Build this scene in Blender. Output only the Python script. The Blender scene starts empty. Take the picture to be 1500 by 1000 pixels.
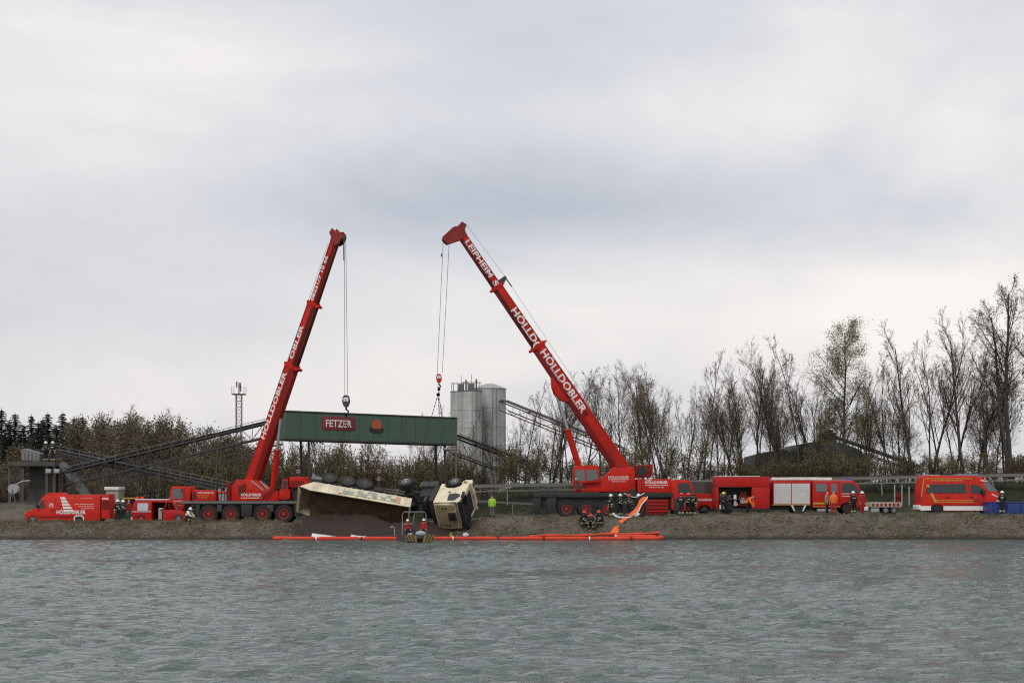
import bpy, bmesh, math, random
import numpy as np
from mathutils import Vector, Matrix, noise as mnoise, Euler

SC = bpy.context.scene
COL = SC.collection
R = math.radians
random.seed(7)

# ------------------------------------------------------------------ camera, sky, sun, exposure
FPX = 2400.0; HOR = 726.0; CAMZ = 3.2
def P(px, py, Y):
    """point at depth Y that the photograph shows at (px, py) of 1500x1000"""
    return Vector(((px - 750) * Y / FPX, Y, CAMZ - (py - HOR) * Y / FPX))

cam = bpy.data.cameras.new('camera'); cam_o = bpy.data.objects.new('camera', cam); COL.objects.link(cam_o)
cam_o.location = (0, 0, CAMZ); cam_o.rotation_euler = (R(90), 0, 0)
cam.sensor_width = 36; cam.lens = 36 * FPX / 1500; cam.shift_y = (HOR - 500) / 1500
cam.clip_start = 0.5; cam.clip_end = 8000
SC.camera = cam_o

SUN_EL, SUN_AZ = 50, 205
world = bpy.data.worlds.new('World'); SC.world = world; world.use_nodes = True
def build_world():
    nt = world.node_tree; N = nt.nodes; L = nt.links; N.clear()
    out = N.new('ShaderNodeOutputWorld'); mixs = N.new('ShaderNodeMixShader'); mixs.inputs[0].default_value = 0.86
    sky = N.new('ShaderNodeTexSky'); sky.sky_type = 'NISHITA'; sky.sun_disc = False
    sky.sun_elevation = R(SUN_EL); sky.sun_rotation = R(SUN_AZ); sky.air_density = 1.5; sky.dust_density = 4
    b1 = N.new('ShaderNodeBackground'); b1.inputs[1].default_value = 0.10
    b2 = N.new('ShaderNodeBackground'); b2.inputs[1].default_value = 1.22
    L.new(sky.outputs[0], b1.inputs[0]); L.new(b1.outputs[0], mixs.inputs[1]); L.new(b2.outputs[0], mixs.inputs[2]); L.new(mixs.outputs[0], out.inputs[0])
    tc = N.new('ShaderNodeTexCoord')
    def noise(scale, vec, detail, rough):
        m = N.new('ShaderNodeMapping'); m.inputs['Scale'].default_value = vec
        n = N.new('ShaderNodeTexNoise'); n.inputs['Scale'].default_value = scale; n.inputs['Detail'].default_value = detail; n.inputs['Roughness'].default_value = rough
        n.inputs['Distortion'].default_value = 0.7
        L.new(tc.outputs['Generated'], m.inputs[0]); L.new(m.outputs[0], n.inputs['Vector']); return n.outputs[0]
    def M(op, a, b=None, clamp=False):
        n = N.new('ShaderNodeMath'); n.operation = op; n.use_clamp = clamp
        for i, s in enumerate((a, b)):
            if s is None: continue
            if isinstance(s, (int, float)): n.inputs[i].default_value = s
            else: L.new(s, n.inputs[i])
        return n.outputs[0]
    t = M('ADD', M('MULTIPLY', M('SUBTRACT', noise(2.6, (1, 1, 2.3), 6, .55), .5), 1.15), .47)
    t = M('ADD', t, M('MULTIPLY', M('SUBTRACT', noise(10.0, (1, 1, 2.0), 6, .6), .5), .30))
    # cloud masses that the photograph shows, as soft lobes round a direction of the sky
    for px, py, wx, wy, a in ((140, 120, 520, 210, .26), (1290, 150, 520, 160, .26), (1080, 450, 680, 130, .42), (560, 600, 600, 120, .34), (1450, 520, 420, 190, .25),
                              (800, 30, 420, 120, -.14), (820, 285, 560, 105, -.28), (560, 330, 420, 120, -.10), (60, 470, 420, 190, -.10)):
        d = Vector(((px - 750) / FPX, 1, (HOR - py) / FPX)); ln = d.length; d = d / ln
        m = N.new('ShaderNodeVectorMath'); m.operation = 'SUBTRACT'; L.new(tc.outputs['Generated'], m.inputs[0]); m.inputs[1].default_value = d
        m2 = N.new('ShaderNodeVectorMath'); m2.operation = 'MULTIPLY'; L.new(m.outputs[0], m2.inputs[0]); m2.inputs[1].default_value = (FPX / wx, 3, FPX / wy)
        m3 = N.new('ShaderNodeVectorMath'); m3.operation = 'LENGTH'; L.new(m2.outputs[0], m3.inputs[0])
        mr = N.new('ShaderNodeMapRange'); mr.interpolation_type = 'SMOOTHERSTEP'; L.new(m3.outputs['Value'], mr.inputs[0])
        mr.inputs[1].default_value = 0; mr.inputs[2].default_value = 1.35; mr.inputs[3].default_value = a; mr.inputs[4].default_value = 0
        t = M('ADD', t, mr.outputs[0])
    cr = N.new('ShaderNodeValToRGB'); L.new(t, cr.inputs[0])
    e = cr.color_ramp.elements
    e[0].position = .05; e[0].color = (.41, .435, .50, 1); e[1].position = .95; e[1].color = (.82, .775, .745, 1)
    x = e.new(.5); x.color = (.59, .595, .628, 1)
    L.new(cr.outputs[0], b2.inputs[0])
build_world()
sun = bpy.data.lights.new('sun', 'SUN'); sun.energy = 1.15; sun.angle = R(16); sun.color = (1, .96, .9)
sun_o = bpy.data.objects.new('sun', sun); COL.objects.link(sun_o); sun_o.rotation_euler = (R(90 - SUN_EL), 0, R(180 - SUN_AZ)); sun_o.location = (-30, -40, 60)
vs = SC.view_settings; vs.view_transform = 'Standard'; vs.look = 'None'; vs.exposure = .08; vs.gamma = 1; vs.use_curve_mapping = False
SC.render.engine = 'CYCLES'; SC.cycles.use_denoising = False; SC.cycles.max_bounces = 6; SC.cycles.transparent_max_bounces = 8
SC.cycles.use_adaptive_sampling = False; SC.cycles.filter_width = 1.15

# ------------------------------------------------------------------ materials
MATS = {}
def mat(name, col, rough=.6, metal=0., var=.12, scale=3., bump=0., bscale=20., dirt=0., dcol=(.16, .13, .10), coat=0., streak=0, spec=.5):
    if name in MATS: return MATS[name]
    m = bpy.data.materials.new(name); m.use_nodes = True; MATS[name] = m
    nt = m.node_tree; N = nt.nodes; L = nt.links; b = N['Principled BSDF']
    b.inputs['Roughness'].default_value = rough; b.inputs['Metallic'].default_value = metal; b.inputs['Coat Weight'].default_value = coat
    b.inputs['Specular IOR Level'].default_value = spec
    tc = N.new('ShaderNodeTexCoord'); n = N.new('ShaderNodeTexNoise'); n.inputs['Scale'].default_value = scale; n.inputs['Detail'].default_value = 6; n.inputs['Roughness'].default_value = .65
    oi = N.new('ShaderNodeObjectInfo'); ad = N.new('ShaderNodeVectorMath'); ad.operation = 'ADD'
    L.new(tc.outputs['Object'], ad.inputs[0]); L.new(oi.outputs['Location'], ad.inputs[1]); L.new(ad.outputs[0], n.inputs['Vector'])
    mr = N.new('ShaderNodeMapRange'); mr.inputs[1].default_value = .3; mr.inputs[2].default_value = .7; mr.inputs[3].default_value = 1 - var; mr.inputs[4].default_value = 1 + var
    L.new(n.outputs[0], mr.inputs[0])
    mx = N.new('ShaderNodeVectorMath'); mx.operation = 'SCALE'; mx.inputs[0].default_value = col; L.new(mr.outputs[0], mx.inputs['Scale'])
    c = mx.outputs[0]
    if dirt:
        n2 = N.new('ShaderNodeTexNoise'); n2.inputs['Scale'].default_value = scale * .6; n2.inputs['Detail'].default_value = 8; n2.inputs['Roughness'].default_value = .7
        mp = N.new('ShaderNodeMapping'); mp.inputs['Scale'].default_value = (streak, streak, .25) if streak else (1, 1, 1); L.new(ad.outputs[0], mp.inputs[0]); L.new(mp.outputs[0], n2.inputs['Vector'])
        r2 = N.new('ShaderNodeMapRange'); r2.inputs[1].default_value = .45; r2.inputs[2].default_value = .75; r2.inputs[3].default_value = 0; r2.inputs[4].default_value = dirt
        L.new(n2.outputs[0], r2.inputs[0])
        mm = N.new('ShaderNodeMix'); mm.data_type = 'RGBA'; L.new(r2.outputs[0], mm.inputs[0]); L.new(c, mm.inputs[6]); mm.inputs[7].default_value = (*dcol, 1)
        c = mm.outputs[2]
        r3 = N.new('ShaderNodeMapRange'); r3.inputs[1].default_value = .4; r3.inputs[2].default_value = .7; r3.inputs[3].default_value = rough; r3.inputs[4].default_value = min(1, rough + .35)
        L.new(n2.outputs[0], r3.inputs[0]); L.new(r3.outputs[0], b.inputs['Roughness'])
    L.new(c, b.inputs['Base Color'])
    if bump:
        n3 = N.new('ShaderNodeTexNoise'); n3.inputs['Scale'].default_value = bscale; n3.inputs['Detail'].default_value = 5
        L.new(ad.outputs[0], n3.inputs['Vector'])
        bp = N.new('ShaderNodeBump'); bp.inputs['Strength'].default_value = bump; bp.inputs['Distance'].default_value = .05
        L.new(n3.outputs[0], bp.inputs['Height']); L.new(bp.outputs[0], b.inputs['Normal'])
    return m

RED = mat('crane_red_paint', (.54, .016, .007), .45, dirt=.40, scale=1.3, spec=.25, dcol=(.13, .035, .022), var=.18, streak=2)
RED2 = mat('fire_red_paint', (.46, .012, .008), .40, dirt=.25, scale=1.5, spec=.3, dcol=(.13, .05, .04))
RED3 = mat('van_orange_red_paint', (.58, .018, .008), .38, dirt=.22, scale=1.5, spec=.3, dcol=(.18, .06, .04))
DRED = mat('dull_red_paint', (.17, .012, .010), .6, dirt=.5, scale=2, spec=.3, dcol=(.07, .035, .03))
BLACK = mat('chassis_black', (.018, .018, .020), .6, dirt=.6, dcol=(.085, .075, .065), scale=2)
TYRE = mat('tyre_rubber', (.018, .018, .019), .85, dirt=.5, dcol=(.07, .06, .05), scale=4)
GLASS = mat('vehicle_glass', (.012, .016, .018), .06, var=.02, spec=.7)
GLASSL = mat('windscreen_glass', (.10, .12, .125), .08, var=.1, spec=.8)
WHITE = mat('white_paint', (.74, .74, .73), .5, dirt=.2)
LETTER = mat('white_lettering', (.80, .79, .77), .6, var=.05, dirt=.12)
GREYL = mat('light_grey_metal', (.36, .365, .37), .45, dirt=.4, scale=2)
GREY = mat('grey_metal', (.13, .133, .137), .5, dirt=.5, scale=2)
DGREY = mat('dark_grey_metal', (.042, .043, .044), .6, dirt=.4, scale=2)
STEEL = mat('bright_steel', (.55, .56, .57), .3, metal=.8, dirt=.2)
ROPE = mat('steel_wire_rope', (.05, .05, .052), .6)
SHUTTER = mat('roller_shutter_aluminium', (.60, .60, .59), .42, metal=.1, var=.06, dirt=.2)
YELLOW = mat('reflective_yellow', (.66, .70, .16), .5)
YELP = mat('yellow_paint', (.52, .30, .04), .5, dirt=.2)
BLUEL = mat('blue_beacon', (.03, .09, .5), .2)
ORANGE = mat('orange_fabric', (.78, .13, .025), .75, bump=.15, bscale=12)
BOOMR = mat('oil_boom_orange_red', (.62, .045, .015), .6, dirt=.3, scale=3, bump=.2, bscale=6)
CREAM = mat('cream_truck_paint', (.74, .67, .48), .5, dirt=.75, dcol=(.20, .145, .085), scale=1.1)
CREAMD = mat('muddy_cream_paint', (.29, .23, .145), .7, dirt=.9, dcol=(.16, .11, .065), scale=1.6)
MUD = mat('red_brown_soil', (.085, .048, .028), .95, var=.4, scale=2.5, bump=.9, bscale=9)
GREEN = mat('green_sheet_metal', (.058, .118, .080), .6, dirt=.75, dcol=(.10, .105, .08), scale=1.2, streak=3)
SIGNR = mat('dark_red_sign', (.20, .02, .025), .55, dirt=.2)
SILO = mat('galvanised_silo', (.47, .47, .455), .5, metal=.15, var=.18, scale=.8, dirt=.6, dcol=(.22, .19, .16), streak=2.5)
CONC = mat('weathered_concrete', (.075, .072, .066), .9, var=.25, scale=1.2, dirt=.5, bump=.3)
BARK = mat('dark_bark', (.060, .050, .041), .95, var=.35, scale=2)
TWIG = mat('brown_twigs', (.118, .086, .058), .95, var=.35, scale=1)
BIRCHB = mat('birch_bark', (.16, .15, .13), .9, var=.5, scale=2)
LEAFO = mat('olive_spring_leaves', (.135, .128, .042), .8, var=.4, scale=.6)
LEAFB = mat('brown_green_buds', (.095, .078, .040), .85, var=.4, scale=.6)
NEEDLE = mat('spruce_needles', (.020, .027, .017), .9, var=.4, scale=1)
DRYG = mat('dry_grass_blades', (.15, .122, .065), .9, var=.45, scale=.5)
GRASS = mat('dark_grass_blades', (.045, .058, .022), .9, var=.45, scale=.5)
SKIN = mat('skin', (.52, .30, .22), .6)
FBLACK = mat('firefighter_black_cloth', (.014, .015, .019), .9)
BAND = mat('reflective_band', (.42, .47, .24), .5)
HELW = mat('white_helmet', (.75, .75, .70), .3)
HELR = mat('red_helmet', (.62, .05, .03), .3)
HELY = mat('lime_helmet', (.55, .72, .06), .3)
OJACK = mat('orange_jacket_cloth', (.85, .15, .03), .8)
RJACK = mat('red_jacket_cloth', (.34, .018, .018), .8)
VEST = mat('lime_vest', (.38, .72, .05), .7)
BOOT = mat('black_boots', (.012, .012, .012), .5)
BLUE = mat('blue_tarpaulin', (.016, .042, .20), .45, var=.25, scale=1.2, bump=.4, bscale=3)
CLOTH = mat('white_sheet', (.70, .68, .64), .85, dirt=.35, bump=.3, bscale=5)
DKBUILD = mat('dark_plant_cladding', (.034, .038, .034), .85, var=.35, scale=.5)
SHIRT = mat('grey_work_clothes', (.12, .12, .13), .85)

# ------------------------------------------------------------------ mesh helpers
def smooth_path(pts, n=8):
    P_ = [Vector(p) for p in pts]; out = []
    for i in range(len(P_) - 1):
        a, b, c, d = P_[max(i - 1, 0)], P_[i], P_[i + 1], P_[min(i + 2, len(P_) - 1)]
        for k in range(n):
            t = k / n; out.append(.5 * ((2 * b) + (c - a) * t + (2 * a - 5 * b + 4 * c - d) * t * t + (3 * b - a - 3 * c + d) * t ** 3))
    return out + [P_[-1]]
class MB:
    def __init__(s): s.v = []; s.f = []; s.m = []
    def add(s, vs_, fs, mi=0):
        o = len(s.v); s.v += [tuple(v) for v in vs_]; s.f += [tuple(i + o for i in f) for f in fs]; s.m += [mi] * len(fs); return s
    def bx(s, x0, x1, y0, y1, z0, z1, mi=0):
        return s.add([(x, y, z) for x in (x0, x1) for y in (y0, y1) for z in (z0, z1)],
                     [(0, 1, 3, 2), (4, 6, 7, 5), (0, 4, 5, 1), (2, 3, 7, 6), (0, 2, 6, 4), (1, 5, 7, 3)], mi)
    def prism(s, poly, hw, mi=0, hw2=None):
        """poly of (x, z); hw(z) half width or number"""
        h = hw if callable(hw) else (lambda z: hw); g = (lambda z: -h(z)) if hw2 is None else (hw2 if callable(hw2) else (lambda z: hw2))
        n = len(poly)
        a = [(x, g(z), z) for x, z in poly]; b = [(x, h(z), z) for x, z in poly]
        return s.add(a + b, [tuple(range(n)), tuple(range(2 * n - 1, n - 1, -1))] + [(i, i + n, (i + 1) % n + n, (i + 1) % n) for i in range(n)], mi)
    def cyl(s, p0, p1, r0, r1=None, n=10, cap=True, mi=0):
        r1 = r0 if r1 is None else r1
        p0 = Vector(p0); p1 = Vector(p1); d = (p1 - p0).normalized(); a = d.orthogonal().normalized(); b = d.cross(a)
        vs_ = [p + (a * math.cos(2 * math.pi * i / n) + b * math.sin(2 * math.pi * i / n)) * r for p, r in ((p0, r0), (p1, r1)) for i in range(n)]
        fs = [(i, (i + 1) % n, (i + 1) % n + n, i + n) for i in range(n)]
        if cap: fs += [tuple(range(n - 1, -1, -1)), tuple(range(n, 2 * n))]
        return s.add(vs_, fs, mi)
    def tube(s, pts, rad, n=6, cap=True, flat=1., mi=0):
        pts = [Vector(p) for p in pts]; rad = rad if isinstance(rad, (list, tuple)) else [rad] * len(pts)
        vs_ = []; ref = None
        for i, p in enumerate(pts):
            d = (pts[min(i + 1, len(pts) - 1)] - pts[max(i - 1, 0)]).normalized()
            a = d.orthogonal() if ref is None else (ref - d * ref.dot(d))
            a = a.normalized() if a.length > 1e-6 else d.orthogonal().normalized(); ref = a; b = d.cross(a)
            vs_ += [p + (a * math.cos(2 * math.pi * k / n) + b * math.sin(2 * math.pi * k / n) * flat) * rad[i] for k in range(n)]
        fs = [(i * n + k, i * n + (k + 1) % n, (i + 1) * n + (k + 1) % n, (i + 1) * n + k) for i in range(len(pts) - 1) for k in range(n)]
        if cap: fs += [tuple(range(n - 1, -1, -1)), tuple(range((len(pts) - 1) * n, len(pts) * n))]
        return s.add(vs_, fs, mi)
    def lathe(s, prof, o=(0, 0, 0), ax=(0, 0, 1), n=20, mi=0):
        o = Vector(o); d = Vector(ax).normalized(); a = d.orthogonal().normalized(); b = d.cross(a)
        vs_ = [o + d * h + (a * math.cos(2 * math.pi * k / n) + b * math.sin(2 * math.pi * k / n)) * r for r, h in prof for k in range(n)]
        fs = [(i * n + k, i * n + (k + 1) % n, (i + 1) * n + (k + 1) % n, (i + 1) * n + k) for i in range(len(prof) - 1) for k in range(n)]
        if prof[0][0] > 0: fs.append(tuple(range(n - 1, -1, -1)))
        if prof[-1][0] > 0: fs.append(tuple(range((len(prof) - 1) * n, len(prof) * n)))
        return s.add(vs_, fs, mi)
    def ell(s, c, r, nu=12, nv=8, mi=0):
        vs_ = [(c[0], c[1], c[2] + r[2])]
        for j in range(1, nv):
            t = math.pi * j / nv
            vs_ += [(c[0] + r[0] * math.sin(t) * math.cos(2 * math.pi * i / nu), c[1] + r[1] * math.sin(t) * math.sin(2 * math.pi * i / nu), c[2] + r[2] * math.cos(t)) for i in range(nu)]
        vs_.append((c[0], c[1], c[2] - r[2])); l = len(vs_) - 1
        fs = [(0, 1 + i, 1 + (i + 1) % nu) for i in range(nu)]
        for j in range(nv - 2): fs += [(1 + j * nu + i, 1 + (j + 1) * nu + i, 1 + (j + 1) * nu + (i + 1) % nu, 1 + j * nu + (i + 1) % nu) for i in range(nu)]
        fs += [(l, 1 + (nv - 2) * nu + (i + 1) % nu, 1 + (nv - 2) * nu + i) for i in range(nu)]
        return s.add(vs_, fs, mi)
    def xf(s, M_):
        s.v = [tuple(M_ @ Vector(v)) for v in s.v]; return s
    def mesh(s, name, mats, bevel=0, seg=2, smooth=30, norm=True):
        me = bpy.data.meshes.new(name); bm = bmesh.new()
        vv = [bm.verts.new(v) for v in s.v]
        for f, mi in zip(s.f, s.m):
            try: fc = bm.faces.new([vv[i] for i in f]); fc.material_index = mi
            except ValueError: pass
        if norm: bmesh.ops.recalc_face_normals(bm, faces=bm.faces)
        if bevel:
            bm.edges.ensure_lookup_table()
            ed = [e for e in bm.edges if len(e.link_faces) == 2 and e.calc_face_angle(0) > R(25)]
            bmesh.ops.bevel(bm, geom=ed, offset=bevel, segments=seg, profile=.6, affect='EDGES', clamp_overlap=True)
        if smooth:
            for f in bm.faces: f.smooth = True
        bm.to_mesh(me); bm.free()
        if smooth: me.set_sharp_from_angle(angle=R(smooth))
        for m in (mats if isinstance(mats, (list, tuple)) else [mats]): me.materials.append(m)
        return me
    def build(s, name, mats, parent=None, **k):
        return link(name, s.mesh(name, mats, **k), parent)

def link(name, data, parent=None):
    o = bpy.data.objects.new(name, data); COL.objects.link(o)
    if parent is not None: o.parent = parent
    return o
def tag(o, label, cat, group=None, kind=None):
    if label: o['label'] = label
    if cat: o['category'] = cat
    if group: o['group'] = group
    if kind: o['kind'] = kind
    return o
def thing(name, label, cat, loc=(0, 0, 0), rot=(0, 0, 0), group=None):
    o = link(name, None); o.location = loc; o.rotation_euler = rot
    return tag(o, label, cat, group)
UNIT = {}
def bar(parent, name, p0, p1, w, mt, h=None, up=(0, 0, 1)):
    """a straight square member; alike members share one unit mesh"""
    h = h or w; p0 = Vector(p0); p1 = Vector(p1)
    if mt.name not in UNIT: UNIT[mt.name] = MB().bx(-.5, .5, -.5, .5, 0, 1).mesh('bar_' + mt.name, mt, smooth=0)
    d = p1 - p0; ln = d.length; z = d / ln; u = Vector(up)
    x = u.cross(z)
    if x.length < 1e-3: x = Vector((1, 0, 0)).cross(z)
    x.normalize(); y = z.cross(x)
    o = link(name, UNIT[mt.name], parent)
    o.matrix_local = Matrix((( x[0]*w, y[0]*h, z[0]*ln, p0[0]), (x[1]*w, y[1]*h, z[1]*ln, p0[1]), (x[2]*w, y[2]*h, z[2]*ln, p0[2]), (0, 0, 0, 1)))
    return o
def text(parent, s, o, xd, yd, cap, mt, width=None, name='lettering', bold=.018, depth=.006):
    cu = bpy.data.curves.new('t', 'FONT'); cu.body = s; cu.size = 1; cu.offset = bold; cu.extrude = depth; cu.resolution_u = 3
    cu.space_character = 1.04
    ob = bpy.data.objects.new('t', cu); COL.objects.link(ob)
    dg = bpy.context.evaluated_depsgraph_get(); me = bpy.data.meshes.new_from_object(ob.evaluated_get(dg))
    bpy.data.objects.remove(ob); bpy.data.curves.remove(cu)
    n = len(me.vertices); co = np.empty(n * 3); me.vertices.foreach_get('co', co); co = co.reshape(-1, 3)
    ch = .70; sy = cap / ch; x0, x1 = co[:, 0].min(), co[:, 0].max(); sx = sy if width is None else width / (x1 - x0)
    xd = np.array(Vector(xd).normalized()); yd = np.array(Vector(yd).normalized()); zd = np.cross(xd, yd)
    w = np.array(o)[None] + ((co[:, 0] - x0) * sx)[:, None] * xd + (co[:, 1] * sy)[:, None] * yd + co[:, 2:3] * zd
    me.vertices.foreach_set('co', w.ravel().astype(np.float32)); me.materials.clear(); me.materials.append(mt); me.name = name
    for p in me.polygons: p.material_index = 0
    return link(name, me, parent)
def from_arrays(name, V, F, mt, parent=None, smooth=False, midx=None):
    me = bpy.data.meshes.new(name); V = np.asarray(V, np.float32); F = np.asarray(F, np.int32); k = F.shape[1]
    me.vertices.add(len(V)); me.vertices.foreach_set('co', V.ravel()); me.loops.add(F.size); me.loops.foreach_set('vertex_index', F.ravel())
    me.polygons.add(len(F)); me.polygons.foreach_set('loop_start', np.arange(0, F.size, k, dtype=np.int32)); me.polygons.foreach_set('loop_total', np.full(len(F), k, np.int32))
    if smooth: me.polygons.foreach_set('use_smooth', np.ones(len(F), bool))
    for m in (mt if isinstance(mt, (list, tuple)) else [mt]): me.materials.append(m)
    if midx is not None: me.polygons.foreach_set('material_index', midx.astype(np.int32))
    me.update(); me.validate()
    return me if parent is False else link(name, me, parent)

# ------------------------------------------------------------------ ground, lake
def sst(a, b, x):
    t = min(1, max(0, (x - a) / (b - a))); return t * t * (3 - 2 * t)
def bank_top(X):
    return 1.13 + .42 * sst(-6, 0, X) + .22 * sst(8, 20, X)
def ground(X, Y):
    if Y < 60:
        return 1.6 * (1 - sst(1, 5, Y)) - 1.2 * sst(4, 10, Y)
    ys = 120.3 + .8 * mnoise.noise((X * .12, 3.1, 0)) + .5 * mnoise.noise((X * .5, 7.1, 0)) + .25 * mnoise.noise((X * 1.7, 2.1, 0))
    d = Y - ys
    if d < 0: return max(-1.2, d * .35)
    er = sst(-17, -14.5, X) * (1 - sst(-4, -1.5, X))
    left = 1 - sst(-17.5, -15.5, X)
    w = 2.6 + 5 * er + .7 * left + .5 * mnoise.noise((X * .3, 1.7, 5))
    t = min(1, d / w)
    rough_top = .13 * mnoise.noise((X * .55, 4.4, 1)) + .07 * mnoise.noise((X * 1.6, 8.8, 1))
    z = (bank_top(X) + rough_top * (1 - sst(w + .6, w + 2.2, d))) * (t if er > .5 else (t ** .75))
    z += .22 * left * sst(.5, 2.0, d) * (1 - sst(4.5, 6.5, d)) * sst(-40, -30, -X - 58) * 0
    z += (.10 * mnoise.noise((X * .8, Y * .8, 2)) + .05 * mnoise.noise((X * 2.3, Y * 2.3, 9))) * sst(0, 1, d) * (2.4 if d < w + .5 else .5)
    if d < w + 1.5: z += .10 * mnoise.noise((X * .35, Y * .9, 20)) * sst(.3, 1.2, d)
    E = .7 + 1.9 * sst(-6, 2, X)
    z += E * sst(135, 143, Y) + .15 * mnoise.noise((X * .2, Y * .2, 30)) * sst(136, 142, Y)
    # gravel mound at the loading platform
    z += 1.5 * math.exp(-((X + 41) / 5.5) ** 2 - ((Y - 137) / 4.5) ** 2)
    return z
def axis(lo, hi, step, outer):
    c = list(np.arange(lo, hi + 1e-6, step)); return [lo - o for o in reversed(outer)] + c + [hi + o for o in outer]
def grid_faces(nx, ny):
    i = np.arange(nx - 1); j = np.arange(ny - 1); I, J = np.meshgrid(i, j); a = (J * nx + I).ravel()
    return np.stack([a, a + 1, a + nx + 1, a + nx], 1)
def build_ground():
    xs = axis(-45, 45, .3, [1, 3, 7, 15, 30, 60, 150, 400, 1200, 3000])
    ys = [-60, -20, -5, 0, 1, 2, 3, 4, 5, 6, 8, 10, 15, 40, 80, 110, 116] + list(np.arange(118, 130, .25)) + list(np.arange(130, 152, .8)) + [156, 165, 180, 200, 250, 320, 450, 700, 1200, 3000, 5000]
    V = [(x, y, ground(x, y)) for y in ys for x in xs]
    m = bpy.data.materials.new('bank_gravel_and_grass'); m.use_nodes = True; nt = m.node_tree; N = nt.nodes; L = nt.links; b = N['Principled BSDF']; b.inputs['Roughness'].default_value = .95
    geo = N.new('ShaderNodeNewGeometry'); sp = N.new('ShaderNodeSeparateXYZ'); L.new(geo.outputs['Position'], sp.inputs[0])
    def noise(s, d=8, r=.65):
        n = N.new('ShaderNodeTexNoise'); n.inputs['Scale'].default_value = s; n.inputs['Detail'].default_value = d; n.inputs['Roughness'].default_value = r; L.new(geo.outputs['Position'], n.inputs['Vector']); return n.outputs[0]
    def rng(s, a, b_, c=0, d=1):
        n = N.new('ShaderNodeMapRange'); L.new(s, n.inputs[0])
        for i, v in enumerate((a, b_, c, d)): n.inputs[i + 1].default_value = v
        return n.outputs[0]
    def mix(f, a, b_):
        n = N.new('ShaderNodeMix'); n.data_type = 'RGBA'
        if isinstance(f, float): n.inputs[0].default_value = f
        else: L.new(f, n.inputs[0])
        for i, v in ((6, a), (7, b_)):
            if isinstance(v, tuple): n.inputs[i].default_value = (*v, 1)
            else: L.new(v, n.inputs[i])
        return n.outputs[2]
    def M(op, a, b_):
        n = N.new('ShaderNodeMath'); n.operation = op
        for i, v in enumerate((a, b_)):
            if isinstance(v, (int, float)): n.inputs[i].default_value = v
            else: L.new(v, n.inputs[i])
        return n.outputs[0]
    n1 = noise(.7); n2 = noise(4.5); n3 = noise(14, 4)
    c = mix(rng(n2, .35, .7), (.082, .066, .048), (.160, .133, .100))
    c = mix(rng(n3, .45, .75), c, (.19, .17, .145))
    c = mix(rng(n1, .47, .62, 0, .8), c, (.075, .070, .036))            # weeds and moss on the gravel
    soil = M('MULTIPLY', rng(M('ADD', sp.outputs[0], M('MULTIPLY', n1, 3)), -16.5, -14), rng(M('ADD', sp.outputs[0], M('MULTIPLY', n2, 3)), 0, -2.5))
    soil = M('MULTIPLY', soil, rng(sp.outputs[1], 130, 127))
    c = mix(soil, c, mix(n2, (.04, .024, .016), (.10, .062, .04)))       # spilled red-brown soil round the truck
    gr = rng(M('ADD', sp.outputs[1], M('MULTIPLY', n1, 4)), 136.5, 139)
    c = mix(gr, c, mix(n2, (.014, .019, .008), (.036, .040, .017)))
    wet = rng(M('ADD', sp.outputs[2], M('MULTIPLY', n2, .45)), .62, .34)
    c = mix(wet, c, mix(.35, (.03, .024, .017), (.05, .04, .03)))        # wet foot of the bank
    L.new(c, b.inputs['Base Color'])
    bp = N.new('ShaderNodeBump'); bp.inputs['Strength'].default_value = 1.; bp.inputs['Distance'].default_value = .18; L.new(n2, bp.inputs['Height']); L.new(bp.outputs[0], b.inputs['Normal'])
    o = from_arrays('ground', V, grid_faces(len(xs), len(ys)), m, smooth=True); tag(o, None, None, kind='structure')
build_ground()

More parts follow.
